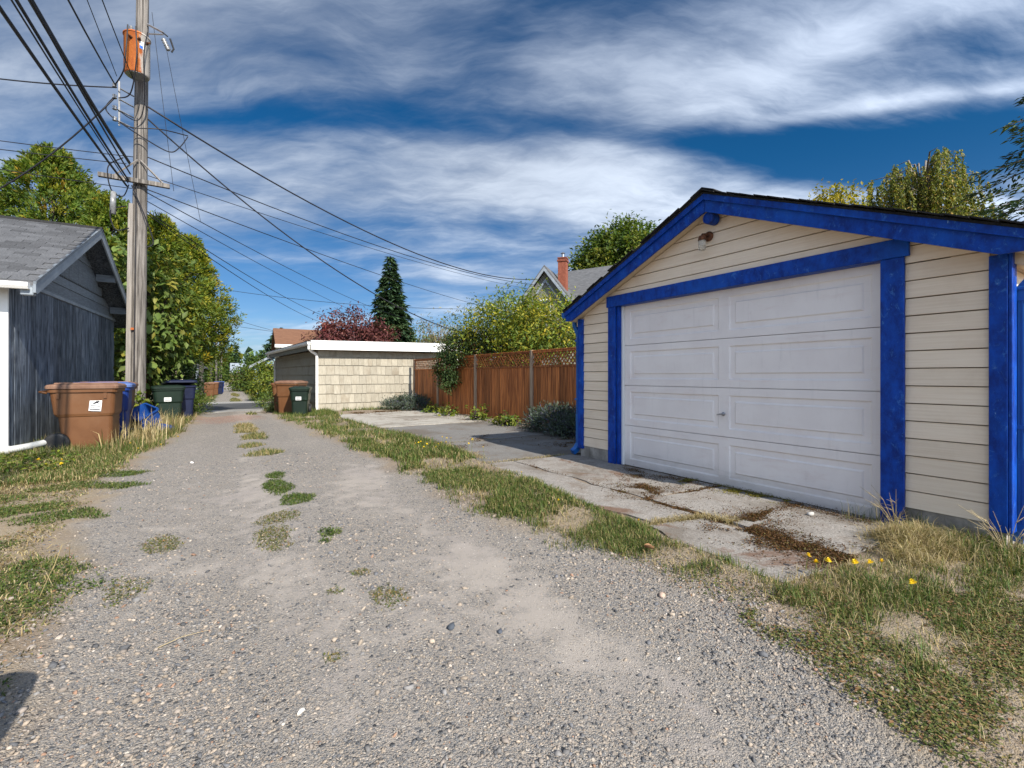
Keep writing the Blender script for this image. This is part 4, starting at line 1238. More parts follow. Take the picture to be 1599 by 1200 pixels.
def wire(name, label, pts_end, sag, r=.012, n=28, group=None, sagp=None):
    a, b = Vector(pts_end[0]), Vector(pts_end[1])
    pts = []
    for i in range(n + 1):
        t = i / n
        q = a.lerp(b, t); q.z -= 4 * sag * t * (1 - t); pts.append(q)
    mid = pts[n // 2]
    mb = MB(); mb.tube(pts, r, 6)
    me = mb.mesh(name, tuple(a), True)
    o = link(name, me, WIRE, None, tuple(a))
    return tag(o, label, 'cable', group)
def build_wires():
    rx, ry = pole_xy(7)
    # runs along the alley to the pole behind the viewer
    Y2 = -26
    wire('telephone_cable', 'thickest black cable of the bundle running down the alley over the grey garage', [(rx - .20, PY - .05, 6.15), (-1.72, Y2, 6.2)], 1.50, .030)
    wire('telephone_cable', 'lowest cable at the far left edge of the bundle above the alley', [(rx - .24, PY - .12, 5.58), (-2.12, Y2, 5.6)], 1.22, .020)
    wire('telephone_cable', 'upper cable of the close pair at the left edge above the alley', [(rx - .20, PY - .1, 5.70), (-2.02, Y2, 5.7)], .98, .018)
    wire('telephone_cable', 'lower thin cable of the close pair at the left edge above the alley', [(rx - .22, PY - .1, 5.66), (-2.04, Y2, 5.62)], .98, .010)
    wire('telephone_cable', 'single cable between the thick cable and the close pair above the alley', [(rx - .18, PY - .1, 5.88), (-1.78, Y2, 5.85)], 1.05, .015)
    wire('power_line', 'wavy service cable climbing from the rack straight up the alley', [(rx - .40, PY - .4, 7.70), (-2.05, Y2, 7.9)], 2.1, .015)
    wire('power_line', 'thin bare wire just right of the wavy service cable overhead', [(rx - .38, PY - .4, 7.92), (-2.02, Y2, 8.1)], .75, .008)
    w = wire('power_line', 'wire with a grey strain insulator left of the transformer', [(rx - .10, PY - .2, 8.0), (-1.7, Y2, 8.2)], 1.6, .010)
    q = MB()
    q.lathe([(.0, -.12), (.03, -.12), (.055, -.06), (.035, -.03), (.035, .03), (.055, .06), (.03, .12), (.0, .12)], 12)
    t = .165; a = Vector((rx - .10, PY - .2, 8.0)); b = Vector((-1.7, Y2, 8.2)); c = a.lerp(b, t); c.z -= 4 * 1.6 * t * (1 - t)
    q.xform(Matrix.Rotation(PI / 2 + .16, 4, 'X')); 
    link('strain_insulator', q.mesh('strain_insulator', (0, 0, 0), True), PORCELAIN, w, tuple(c - a))
    # left-going drops
    wire('power_line', 'service drop running level to the left from the pole rack', [(rx - .4, PY - .4, 7.66), (-9, 16, 8.15)], .32, .014)
    wire('power_line', 'slack service drop falling to the lower left in front of the tall tree', [(rx - .4, PY - .4, 7.45), (-9, 16, 4.5)], 1.75, .017)
    wire('power_line', 'upper of three thin lines crossing left behind the pole', [(rx - .15, PY + .2, 6.40), (-9, 16, 6.55)], .06, .009)
    wire('power_line', 'middle of three thin lines crossing left behind the pole', [(rx - .25, PY - .1, 6.10), (-9, 16, 6.35)], .06, .009)
    wire('power_line', 'short thin line sloping into the tall tree left of the pole', [(rx - .15, PY - .1, 5.55), (-9, 16, 6.3)], .10, .008)
    # right-going drops
    wire('power_line', 'twisted service drop crossing the sky to the gabled house', [(rx + .12, PY - .1, 7.55), (16.8, 23.8, 7.20)], 1.15, .021)
    wire('power_line', 'thin line just below the twisted drop to the gabled house', [(rx + .14, PY - .1, 6.35), (17.2, 24.2, 6.95)], .55, .013)
    wire('power_line', 'steep black service drop falling into the hedge behind the fence', [(rx + .14, PY - .1, 7.25), (8.4, 17.2, 2.95)], .72, .017)
    wire('power_line', 'long thin line passing over the tip of the spruce', [(rx + .14, PY, 5.95), (24, 33, 8.6)], .40, .009)
    wire('power_line', 'line passing just left of the spruce tip towards the purple tree', [(rx + .12, PY, 5.62), (26, 40, 7.6)], .45, .012)
    wire('power_line', 'upper of the lines running down to the purple tree', [(rx + .10, PY, 5.55), (19, 52, 7.8)], .55, .012)
    wire('power_line', 'middle of the lines running down to the purple tree', [(rx + .10, PY, 5.35), (18.5, 56, 7.6)], .60, .010)
    wire('power_line', 'upper of the close pair of lines ending behind the purple tree', [(rx + .08, PY, 5.12), (12.5, 50, 6.6)], .70, .012)
    wire('power_line', 'lower of the close pair of lines ending behind the purple tree', [(rx + .08, PY, 5.06), (11.0, 50, 6.3)], .72, .012)
    wire('guy_wire', 'thin guy wire hanging close to the right of the pole', [(rx + .22, PY - .1, 9.8), (rx + .62, PY + .2, 5.75)], .02, .005)
    wire('guy_wire', 'thin guy wire further right of the pole beside the fuse', [(rx + .5, PY - .2, 9.0), (rx + 1.15, PY + .9, 5.3)], .02, .005)
    # distant poles along the alley, each with an arm and lines on to the next
    far = [(-.98, 40.0, 9.5), (-.62, 64.0, 9.5), (-.15, 84.0, 9.6), (.35, 112.0, 9.6), (.8, 128.0, 9.6)]
    labs = ['grey pole below the yellow green hedge beyond the side street', 'second pole beyond the side street along the alley', 'pale third pole beyond the side street with a lamp arm',
            'fourth thin pole far down the alley', 'farthest thin pole at the end of the alley']
    tops = []
    for (x, y, h), lb in zip(far, labs):
        z0 = float(gz(x, y))
        p = thing('utility_pole', lb, 'utility pole', (x, y, z0), 0, 'poles down the alley')
        mb = MB(); mb.tube([(0, 0, -.4), (.02, 0, h)], [.17, .12], 10); objl('shaft', mb, POLEW, p, True)
        mb = MB(); mb.box(-1.1, 1.1, -.16, -.06, h - .75, h - .63); objl('crossarm', mb, POLEW, p)
        tops.append((x, y, z0 + h))
    # next spans
    L = [(pole_xy(6)[0], PY, 6.1)] + [(t[0], t[1], t[2] - 3.0) for t in tops]
    for k in range(len(tops) - 1):
        a, b = tops[k], tops[k + 1]
        for dx, lb in ((-.9, 'left'), (.9, 'right')):
            wire('power_line', 'thin %s line between distant poles, span %s' % (lb, ['nearest the street', 'second beyond the street', 'third beyond the street', 'farthest off'][k]), [(a[0] + dx, a[1], a[2] - .6), (b[0] + dx, b[1], b[2] - .6)], .7, .016, 12, 'lines between the distant poles')
    wire('power_line', 'thin line fanning right from the distant poles over the side street', [(-.98, 40, 7.6), (18, 30, 6.2)], .5, .015)
    wire('power_line', 'lower thin line fanning right from the distant poles', [(-.62, 64, 7.4), (18, 52, 5.6)], .6, .02)
    wire('power_line', 'thin line from the second distant pole to the right hand houses', [(-.62, 64, 8.6), (14, 60, 5.0)], .5, .02)
build_wires()

# ------------------------------------------------------------------ wheeled carts
def rrect(w, d, z, r, yc=0.0, n=4):
    pts = []
    for cx, cy, a0 in ((w / 2 - r, d / 2 - r, 0), (-w / 2 + r, d / 2 - r, 90), (-w / 2 + r, -d / 2 + r, 180), (w / 2 - r, -d / 2 + r, 270)):
        for k in range(n + 1):
            a = math.radians(a0 + 90 * k / n)
            pts.append((cx + r * math.cos(a), yc + cy + r * math.sin(a), z))
    return pts
def cart(label, mbody, mlid, loc, rz, s=1.0, group=None, tall=1.0, sticker='side', narrow=1.0, lid_open=0.0):
    """own frame: front towards +y, wheels at the back (-y), about 1.1 m tall"""
    c = thing('wheeled_cart', label, 'wheeled cart', loc, rz, group)
    nw = narrow
    mb = MB()
    Hh = 1.0 * tall
    rings = [rrect(.50 * nw, .56, .03, .07, .06), rrect(.52 * nw, .60, .06, .07, .05), rrect(.565 * nw, .665, .55 * Hh, .07, .025), rrect(.585 * nw, .69, .56 * Hh, .07, .02), rrect(.61 * nw, .735, .60 * Hh, .075, .015),
             rrect(.645 * nw, .79, .93 * Hh, .08, 0), rrect(.645 * nw, .79, .935 * Hh, .08, 0), rrect(.695 * nw, .845, .94 * Hh, .09, 0), rrect(.70 * nw, .85, .985 * Hh, .09, 0), rrect(.66 * nw, .80, .99 * Hh, .08, 0)]
    mb.loft(rings)
    for sx in (-1, 1):   # grip flutes and side lugs under the rim
        mb.box(sx * .325 * nw - .012, sx * .325 * nw + .012, -.30, -.26, .84 * Hh, .93 * Hh)
        mb.box(sx * .325 * nw - .012, sx * .325 * nw + .012, .26, .30, .84 * Hh, .93 * Hh)
    body = objl('body', mb, mbody, c)
    for p in body.data.polygons: p.use_smooth = False
    mb = MB()
    rings = [rrect(.72 * nw, .87, 0, .09), rrect(.735 * nw, .885, .005, .095), rrect(.735 * nw, .885, .045, .095), rrect(.70 * nw, .85, .065, .09), rrect(.52 * nw, .70, .085, .08, .02), rrect(.30 * nw, .4, .092, .08, .02)]
    mb.loft(rings)
    for sx in (-.2, 0, .2): mb.box(sx * nw - .02, sx * nw + .02, -.36, .34, .066, .096, .008)
    M = Matrix.Translation((0, -.40, .992 * Hh)) @ Matrix.Rotation(lid_open, 4, 'X') @ Matrix.Translation((0, .40, 0))
    mb.xform(M); lid = objl('lid', mb, mlid, c)
    mb = MB(); mb.tube([(-.27 * nw, -.42, .93 * Hh), (-.27 * nw, -.50, .95 * Hh), (.27 * nw, -.50, .95 * Hh), (.27 * nw, -.42, .93 * Hh)], .018, 8); objl('handle', mb, mbody, c, True)
    for sx in (-1, 1):
        q = MB(); q.lathe([(.05, -.035), (.115, -.035), (.15, -.028), (.158, -.012), (.158, .012), (.15, .028), (.115, .035), (.05, .035)], 24)
        q.xform(Matrix.Translation((sx * .30 * nw, -.30, .158)) @ Matrix.Rotation(PI / 2, 4, 'Y')); w = objl('wheel', q, BLACK, c, True)
        q = MB()
        for k in range(5):
            an = 2 * PI * k / 5; q.tube([(0, 0, 0), (.11 * math.cos(an), .11 * math.sin(an), 0)], .012, square=True)
        q.lathe([(.0, -.03), (.03, -.03), (.03, .03), (.0, .03)], 10)
        q.xform(Matrix.Translation((sx * .30 * nw, -.30, .158)) @ Matrix.Rotation(PI / 2, 4, 'Y')); objl('hub', q, BINNAVY, w)
    mb = MB(); mb.tube([(-.3 * nw, -.30, .158), (.3 * nw, -.30, .158)], .012, 8); objl('axle', mb, METAL, c)
    # sticker: white square with a dark sweep over a few print lines
    def sticker_at(M):
        q = MB(); q.box(-.075, .075, -.002, .0, -.095, .095); q.xform(M); st = objl('sticker', q, STICKER, c)
        q = MB()
        q.prism([(-.05, .02), (-.02, .035), (.0, .06), (.03, .068), (.06, .05), (.03, .045), (.045, .02), (.01, .03), (-.01, .015)], 'y', -.0035, -.0022)
        q.box(-.06, .06, -.0035, -.0022, -.022, -.008); q.box(-.055, .05, -.0035, -.0022, -.05, -.040); q.box(-.062, .062, -.0035, -.0022, -.078, -.062)
        q.xform(M); objl('print', q, INK, st)
    if sticker == 'side':
        an = math.atan2(.04, .4)
        sticker_at(Matrix.Translation((.3175 * nw, .16, .735 * Hh)) @ Matrix.Rotation(PI / 2, 4, 'Z') @ Matrix.Rotation(-.052, 4, 'X') @ Matrix.Rotation(.08, 4, 'Y'))
    elif sticker == 'front':
        sticker_at(Matrix.Translation((0.02, .386, .72 * Hh)) @ Matrix.Rotation(PI, 4, 'Z') @ Matrix.Rotation(-.085, 4, 'X'))
    return c
def build_carts():
    cart('brown wheeled cart nearest the grey garage corner with a white side sticker', BINBROWN, BINBROWNL, (-1.78, 10.12, .0), -PI / 2 - .05, 1.0)
    cart('blue wheeled cart standing between two brown carts by the grey garage', BINBLUE, BINBLUEL, (-1.74, 10.98, .0), -PI / 2 + .03, group=None, sticker=None)
    cart('brown wheeled cart behind the blue cart next to the utility pole', BINBROWN, BINBROWNL, (-1.80, 11.82, .0), -PI / 2 + .0, sticker=None)
    cart('dark green wheeled cart with white sticker beyond the utility pole', BINGREEN, BINGREEN, (-1.12, 15.55, float(gz(-1.1, 15.4)) - .02), PI + .10, sticker='front', tall=.86, narrow=1.02)
    cart('navy wheeled cart leaning behind the dark green cart by the hedge', BINNAVY, BINNAVY, (-.92, 16.35, float(gz(-.9, 16.2))), PI + .25, sticker=None, tall=.92, lid_open=.1)
    cart('brown wheeled cart against the shaded side of the tan garage', BINBROWN, BINBROWNL, (1.98, 16.2, float(gz(2, 16.2)) - .01), PI - .55, sticker=None, tall=.96)
    cart('second brown wheeled cart peeping out behind the first by the tan garage', BINBROWN, BINBROWN, (1.90, 17.1, float(gz(1.8, 17)) - .01), PI - .3, sticker=None, tall=.92)
    c = cart('small dark green stickered cart before the brown cart by the tan garage', BINGREEN, BINGREEN, (2.13, 15.35, float(gz(2.1, 15.4)) - .01), PI - .25, sticker='front', narrow=.78, tall=.78)
    for k, (x, y, m, ml, lb, rz) in enumerate([(-.62, 43.5, BINBROWN, BINBROWNL, 'distant brown wheeled cart nearest the grey pole', -1.4), (-.30, 46.5, BINBROWN, BINBROWNL, 'distant brown wheeled cart second along the left verge', -1.6),
                                     (.02, 48.5, BINNAVY, BINNAVY, 'distant dark wheeled cart on the left verge of the far alley', -1.5), (.12, 52, BINBLUE, BINBLUEL, 'distant blue wheeled cart last on the left verge', -1.5)]):
        cart(lb, m, ml, (x, y, float(gz(x, y))), rz, group='distant carts along the far alley', sticker=None)
    # unseen cart added beside the viewer to cast the shadow in the near left corner
    cart('unseen brown wheeled cart added outside the left edge to cast a shadow', BINBROWN, BINBROWNL, (-.98, .96, .0), -PI / 2, sticker=None, group=None)
    # open blue tub dropped in the weeds by the pole
    t = thing('recycling_tub', 'bright blue open recycling tub tipped in the weeds below the pole', 'tub', (-1.22, 12.35, .10), .4)
    mb = MB()
    mb.loft([rrect(.34, .50, 0, .05), rrect(.40, .58, .26, .06), rrect(.45, .63, .262, .07), rrect(.45, .63, .29, .07), rrect(.39, .57, .29, .06), rrect(.33, .49, .015, .05)], cap=True)
    mb.xform(Matrix.Translation((0, 0, .12)) @ Matrix.Rotation(-.55, 4, 'Y') @ Matrix.Rotation(.2, 4, 'X'))
    objl('tub_shell', mb, TUBBLUE, t)
    mb = MB(); mb.loft([rrect(.30, .42, 0, .05), rrect(.32, .46, .10, .09), rrect(.2, .3, .15, .09)]); mb.xform(Matrix.Translation((.16, -.33, -.06)) @ Matrix.Rotation(.3, 4, 'Y')); objl('tub_lid', mb, TUBBLUE, t)
    b = thing('grey_box', 'flat dark grey box lying under the blue tub', 'box', (-1.42, 12.05, 0.0), .2)
    mb = MB(); mb.box(-.25, .25, -.18, .18, -.02, .13, .015); objl('box_body', mb, GREYWOOD, b)
    mb = MB(); mb.box(-.26, .26, -.19, .19, .131, .15, .008); objl('box_lid', mb, METAL, b)
build_carts()

# white plastic drain pipe on the ground at the left corner
def build_pipe():
    p = thing('drain_pipe', 'white plastic drain pipe with yellow tape lying at the white corner', 'pipe', (-2.5, 9.55, .10))
    mb = MB(); mb.tube([(-.6, -.02, .02), (-.05, .0, .03), (.12, .12, .05), (.38, .42, .10), (.45, .52, .12)], [.05, .05, .05, .045, .045], 14); objl('pipe_body', mb, PVC, p, True)
    mb = MB(); mb.tube([(-.14, -.003, .028), (-.03, .0, .03)], [.062, .062], 14); objl('coupling', mb, PVC, p, True)
    mb = MB(); mb.tube([(-.32, -.006, .025), (-.18, -.003, .027)], [.053, .053], 14); objl('yellow_tape', mb, PVCY, p, True)
build_pipe()

# ------------------------------------------------------------------ distant houses
def house_part(t, name, mb, m): return objl(name, mb, m, t)
def build_houses():
    # gabled grey-roofed house beyond the fence (right of the hedge)
    h = thing('gabled_house', 'grey roofed house with a pale gable and brick chimney behind the hedge', 'house', (17.8, 24.2, 0), math.radians(-52))
    # own frame: gable looks along -y
    mb = MB(); mb.prism([(-1.35, 0), (1.35, 0), (1.35, 6.1), (0, 7.95), (-1.35, 6.1)], 'y', 0.0, 6); house_part(h, 'wall', mb, GREYP)
    mb = MB()
    mb.prism([(-.02, 8.05), (-2.15, 5.28), (-2.15, 5.42), (0, 8.23), (2.15, 5.42), (2.15, 5.28), (.02, 8.05)], 'y', -.35, 6.5); house_part(h, 'roof', mb, SHING_FAR)
    mb = MB()
    for s in (-1, 1):
        mb.prism([(0, 7.85), (s * 2.05, 5.18), (s * 2.17, 5.26), (s * .0, 8.09)] if s > 0 else [(0, 8.09), (s * 2.17, 5.26), (s * 2.05, 5.18), (0, 7.85)], 'y', -.42, -.352)
    house_part(h, 'bargeboard', mb, GREYTRIM)
    mb = MB()
    for s in (-1, 1):
        mb.prism([(0, 7.2), (s * 1.2, 5.5), (s * 1.3, 5.56), (s * .0, 7.4)] if s > 0 else [(0, 7.4), (s * 1.3, 5.56), (s * 1.2, 5.5), (0, 7.2)], 'y', -.12, -.002)
    house_part(h, 'gable_trim', mb, GREYTRIM)
    mb = MB(); mb.prism([(-3, 3.0), (9.5, 3.0), (9.5, 5.4), (-3, 5.4)], 'y', 2.2, 9.0)
    house_part(h, 'wall', mb, GREYP)
    mb = MB()
    vs = [(-3.2, 1.7, 5.3), (10, 1.7, 5.3), (10, 9.4, 5.3), (-3.2, 9.4, 5.3), (-.6, 5.6, 9.0), (7.6, 5.6, 9.5)]
    mb.add(vs, [(0, 1, 5, 4), (1, 2, 5), (2, 3, 4, 5), (3, 0, 4), (3, 2, 1, 0)]); house_part(h, 'roof', mb, SHING_FAR)
    mb = MB(); mb.box(.55, 1.1, 1.0, 1.55, 6.0, 8.9, .01); ch = house_part(h, 'chimney', mb, BRICK)
    mb = MB(); mb.box(.50, 1.15, .95, 1.6, 8.70, 8.82); mb.box(.52, 1.13, .97, 1.58, 8.901, 8.97); objl('chimney_cap', mb, BRICK, ch)
    mb = MB(); mb.tube([(.82, 1.28, 8.95), (.82, 1.28, 9.25)], .09, 10); mb.lathe([(.0, 0), (.16, 0), (.05, .08), (.0, .08)], 12, (.82, 1.28, 9.27)); objl('chimney_pot', mb, METAL, ch)
    mb = MB(); mb.box(-.35, .35, -.03, -.001, 5.0, 6.1); w = house_part(h, 'window', mb, WHITE)
    mb = MB(); mb.box(-.28, .28, -.045, -.031, 5.08, 6.02); objl('pane', mb, DARKGLASS, w)
    # brown-roofed house beyond the tan garage
    h = thing('brown_roof_house', 'pale yellow house with brown roof and red chimney behind the tan garage', 'house', (3.3, 35.0, -.42), math.radians(-3))
    mb = MB(); mb.box(.25, 6.0, .3, 7.0, -.2, 3.72); house_part(h, 'wall', mb, YELLOWP)
    mb = MB(); mb.prism([(-.1, 3.62), (3.6, 5.0), (7.4, 3.62), (7.4, 3.74), (3.6, 5.13), (-.1, 3.74)], 'x', -.02, 7.0)
    house_part(h, 'roof', mb, BROWNROOF)
    mb = MB(); mb.box(-.05, 7.05, -.17, -.11, 3.52, 3.73); house_part(h, 'fascia', mb, WHITE)
    mb = MB(); mb.box(.20, .26, .24, .36, -.1, 3.5); house_part(h, 'corner_board', mb, WHITE)
    mb = MB(); mb.box(3.3, 4.15, 2.7, 3.5, 3.8, 5.45, .01); ch = house_part(h, 'chimney', mb, REDPAINT)
    mb = MB(); mb.box(3.26, 4.19, 2.66, 3.54, 5.451, 5.56); mb.box(3.42, 3.75, 2.9, 3.3, 5.56, 5.7); objl('chimney_cap', mb, BRICK, ch)
    # low white outbuilding with porch below it
    h = thing('white_shed', 'low white shed with a dark doorway left of the yellow house', 'shed', (2.75, 34.0, -.42), math.radians(-2))
    mb = MB(); mb.box(0, .9, 0, 6, -.1, 2.25); house_part(h, 'wall', mb, WHITE)
    mb = MB(); mb.prism([(-.35, 2.1), (1.2, 2.5), (1.2, 2.62), (-.35, 2.22)], 'y', -.4, 6.3); house_part(h, 'roof', mb, SHING_FAR)
    mb = MB(); mb.box(.35, .8, -.02, -.001, 0, 1.95); house_part(h, 'door', mb, BRICK)
    # blue-grey garage further along the right of the far alley
    h = thing('blue_grey_garage', 'small blue grey garage behind the yellow green bush down the alley', 'garage', (2.55, 44.0, -.42), math.radians(-2))
    mb = MB(); mb.prism([(0, -.1), (4.2, -.1), (4.2, 2.4), (2.1, 3.6), (0, 2.4)], 'y', 0, 5.5); house_part(h, 'wall', mb, TEALP)
    mb = MB(); mb.prism([(-.35, 2.28), (2.1, 3.68), (4.55, 2.28), (4.55, 2.4), (2.1, 3.82), (-.35, 2.4)], 'y', -.3, 5.8); house_part(h, 'roof', mb, SHING_FAR)
    mb = MB()
    for s in (0, 1):
        q = [(-.36, 2.22), (2.1, 3.62), (2.1, 3.8), (-.36, 2.41)] if s == 0 else [(2.1, 3.62), (4.56, 2.22), (4.56, 2.41), (2.1, 3.8)]
        mb.prism(q, 'y', -.36, -.301)
    house_part(h, 'bargeboard', mb, GREYTRIM)
    mb = MB(); mb.box(-.03, -.001, 1.2, 4.0, 0, 2.1); house_part(h, 'garage_door', mb, DARKGLASS)
    # cream garage with grey roof on the left beyond the street
    h = thing('cream_garage', 'cream garage wall and grey roof left of the grey pole across the street', 'garage', (-1.75, 36.5, -.42), math.radians(-2))
    mb = MB(); mb.prism([(-4.2, -.1), (0, -.1), (0, 2.35), (-2.1, 3.5), (-4.2, 2.35)], 'y', 0, 7); house_part(h, 'wall', mb, CREAM)
    mb = MB(); mb.prism([(-4.55, 2.25), (-2.1, 3.56), (.35, 2.25), (.35, 2.37), (-2.1, 3.7), (-4.55, 2.37)], 'y', -.3, 7.3); house_part(h, 'roof', mb, SHING_FAR)
    mb = MB(); mb.prism([(-.1, 2.2), (.36, 2.2), (.36, 2.38), (-2.1, 3.72), (-2.1, 3.5)], 'y', -.36, -.301); house_part(h, 'bargeboard', mb, WHITE)
    mb = MB(); mb.box(.001, .03, 1.5, 4.6, 0, 2.1); house_part(h, 'garage_door', mb, WHITE)
    h = thing('grey_far_garage', 'dark grey garage farther along the left of the far alley', 'garage', (-1.3, 50, -.42), math.radians(-2))
    mb = MB(); mb.prism([(-4.2, -.1), (0, -.1), (0, 2.35), (-2.1, 3.5), (-4.2, 2.35)], 'y', 0, 6); house_part(h, 'wall', mb, GREYSID)
    mb = MB(); mb.prism([(-4.55, 2.25), (-2.1, 3.56), (.35, 2.25), (.35, 2.37), (-2.1, 3.7), (-4.55, 2.37)], 'y', -.3, 6.3); house_part(h, 'roof', mb, SHING_FAR)
    mb = MB(); mb.box(.001, .03, 1.5, 4.6, 0, 2.1); house_part(h, 'garage_door', mb, DARKGLASS)
    # small pale house closing the alley
    h = thing('pale_far_house', 'small pale house with a light roof at the far end of the alley', 'house', (2.3, 104, -.42), math.radians(-2))
    mb = MB(); mb.box(0, 2.2, 0, 6, -.1, 2.2); house_part(h, 'wall', mb, WHITE)
    mb = MB(); mb.prism([(-.4, 2.1), (3, 3.9), (6.4, 2.1), (6.4, 2.25), (3, 4.1), (-.4, 2.25)], 'x', -.3, 2.5); house_part(h, 'roof', mb, GREYTRIM)
    mb = MB(); mb.box(.7, 1.5, -.03, -.001, .9, 1.9); house_part(h, 'window', mb, DARKGLASS)
    # dark wooden fence beside the far hedge
    f = thing('red_brown_fence', 'short red brown board fence behind the pole and the dark shrub', 'fence', (-1.75, 16.35, float(gz(-1.7, 16.3))), 1.50)
    for i in range(6):
        mb = MB(); mb.box(i * .15, i * .15 + .14, -.012, .012, 0, 1.42); objl('picket', mb, FENCEW, f)
    mb = MB(); mb.box(0, .9, -.05, -.013, .35, .44); mb.box(0, .9, -.05, -.013, 1.1, 1.19); objl('rail', mb, FENCEW, f)
build_houses()

# ------------------------------------------------------------------ foliage
def leaves(P, D, up, size, aspect, cols, bend=0.15, jitter=0.35, fold=0.25):
    """diamond leaves: P base points, D directions, up rough normals, size lengths"""
    n = len(P)
    D = D / (np.linalg.norm(D, axis=1, keepdims=True) + 1e-9)
    N = up - D * (up * D).sum(1, keepdims=True)
    N = N / (np.linalg.norm(N, axis=1, keepdims=True) + 1e-9)
    S = np.cross(D, N)
    L = size[:, None]
    w = L * aspect * .5
    base = P; tip = P + D * L - N * L * bend
    mid = P + D * L * .45
    l = mid + S * w + N * w * fold
    r = mid - S * w + N * w * fold
    V = np.empty((n * 4, 3)); V[0::4] = base; V[1::4] = r; V[2::4] = tip; V[3::4] = l
    i = np.arange(n) * 4
    F = np.empty((n * 2, 3), int); F[0::2] = np.stack([i, i + 1, i + 2], 1); F[1::2] = np.stack([i, i + 2, i + 3], 1)
    C = np.repeat(cols, 4, axis=0)
    return V, F, C
def unit(n, rng):
    v = rng.normal(size=(n, 3)); return v / np.linalg.norm(v, axis=1, keepdims=True)
def palette(n, rng, pal, clump=None):
    """pal: list of (weight, rgb); clump: an index per clump keeps neighbours alike"""
    w = np.array([p[0] for p in pal], float); w /= w.sum()
    c = np.array([p[1] for p in pal])
    k = rng.choice(len(pal), n, p=w)
    col = c[k] * (0.75 + .5 * rng.random((n, 1)))
    return col
def limbs(mb, base, ends, r0, rng, mid=.5):
    base = Vector(base)
    for e in ends:
        e = Vector(e)
        t = rng.uniform(.3, .9)
        st = base + Vector((0, 0, (e.z - base.z) * t * .55))
        m = st.lerp(e, .5) + Vector((rng.normal(0, .12), rng.normal(0, .12), rng.uniform(0, .25)))
        mb.tube([st, m, e], [r0 * .45, r0 * .28, r0 * .08], 6)
def broad_tree(name, label, cat, base, blobs, nclump, per, size, pal, seed, clump_r=.3, trunk_r=.12, trunk_top=None, aspect=.5, droop=.3, group=None, inner=.35, bark=None, mat_=None, wob=.25, flat=.7, ntrunk=1, big_leaf=0):
    rng = np.random.default_rng(seed)
    base = (base[0], base[1], float(gz(base[0], base[1])) if len(base) < 3 else base[2])
    t = thing(name, label, cat, base, 0, group)
    B = np.array(blobs, float)
    area = (B[:, 3] * B[:, 4] + B[:, 4] * B[:, 5] + B[:, 3] * B[:, 5])
    k = rng.choice(len(B), nclump, p=area / area.sum())
    u = unit(nclump, rng)
    rr = (1 - inner * rng.random(nclump) ** 1.6) * (1 + wob * rng.normal(size=nclump) * .5)
    C = B[k, :3] + u * B[k, 3:6] * rr[:, None]
    keep = C[:, 2] > base[2] + .1
    C = C[keep]; u = u[keep]; k = k[keep]
    tone = 0.7 + .6 * rng.random(len(C))
    ck = np.repeat(np.arange(len(C)), per)
    n = len(ck)
    off = rng.normal(size=(n, 3)) * clump_r * np.array([1, 1, flat])
    P = C[ck] + off
    out = (P - B[k[ck], :3]) / (B[k[ck], 3:6]); out /= np.linalg.norm(out, axis=1, keepdims=True) + 1e-9
    D = out * .7 + unit(n, rng) * .9 + np.array([0, 0, -droop])
    up = out * .8 + np.array([0, 0, .8]) + unit(n, rng) * .6
    palw = palette(len(C), rng, pal)
    cols = palw[ck] * .55 + palette(n, rng, pal) * .45
    cols = np.clip(cols * tone[ck][:, None] ** .4, 0, 1)
    sz = size * (0.65 + .7 * rng.random(n))
    V, F, Cc = leaves(P - np.array(base), D, up, sz, aspect, cols)
    link('crown', mesh_np('crown', V, F, Cc), mat_ or LEAF, t)
    # trunk and limbs
    mb = MB()
    top = np.array(trunk_top) if trunk_top is not None else B[:, :3].mean(0)
    for q in range(ntrunk):
        ox, oy = (0, 0) if ntrunk == 1 else (rng.normal(0, .15), rng.normal(0, .15))
        tp = Vector(top - np.array(base)) + Vector((ox * 4, oy * 4, rng.normal(0, .1)))
        m = tp * .5 + Vector((rng.normal(0, .06), rng.normal(0, .06), 0))
        mb.tube([(ox, oy, -.15), m, tp], [trunk_r, trunk_r * .75, trunk_r * .35], 9)
    sel = rng.choice(len(C), min(34, len(C)), replace=False)
    limbs(mb, (0, 0, float(top[2] - base[2]) * .35), [tuple(C[s] - np.array(base)) for s in sel], trunk_r, rng)
    objl('trunk', mb, bark or BARK, t, True)
    return t, C, u
G_OLIVE = [(3.4, (.095, .155, .022)), (2.4, (.16, .195, .024)), (1.1, (.28, .26, .024)), (1.6, (.05, .09, .016)), (.3, (.30, .17, .02))]
G_YEL = [(3, (.185, .215, .022)), (3.4, (.11, .165, .022)), (1.6, (.33, .285, .022)), (1.8, (.055, .095, .016)), (.3, (.40, .28, .02))]
G_DARK = [(4, (.032, .06, .018)), (2, (.055, .09, .022)), (1, (.09, .125, .025)), (.5, (.20, .035, .025))]
G_MID = [(3, (.075, .125, .02)), (2, (.09, .135, .02)), (1, (.15, .16, .02)), (1.6, (.03, .06, .014))]
G_LIGHT = [(3, (.095, .15, .02)), (2, (.15, .18, .02)), (1, (.21, .20, .03)), (1.2, (.05, .085, .016))]
G_PURPLE = [(3, (.10, .03, .032)), (2, (.165, .055, .05)), (1, (.06, .02, .024)), (.8, (.24, .10, .08))]
G_BIRCH = [(3, (.15, .175, .03)), (2.4, (.24, .22, .035)), (1, (.09, .11, .025)), (.8, (.33, .22, .05))]

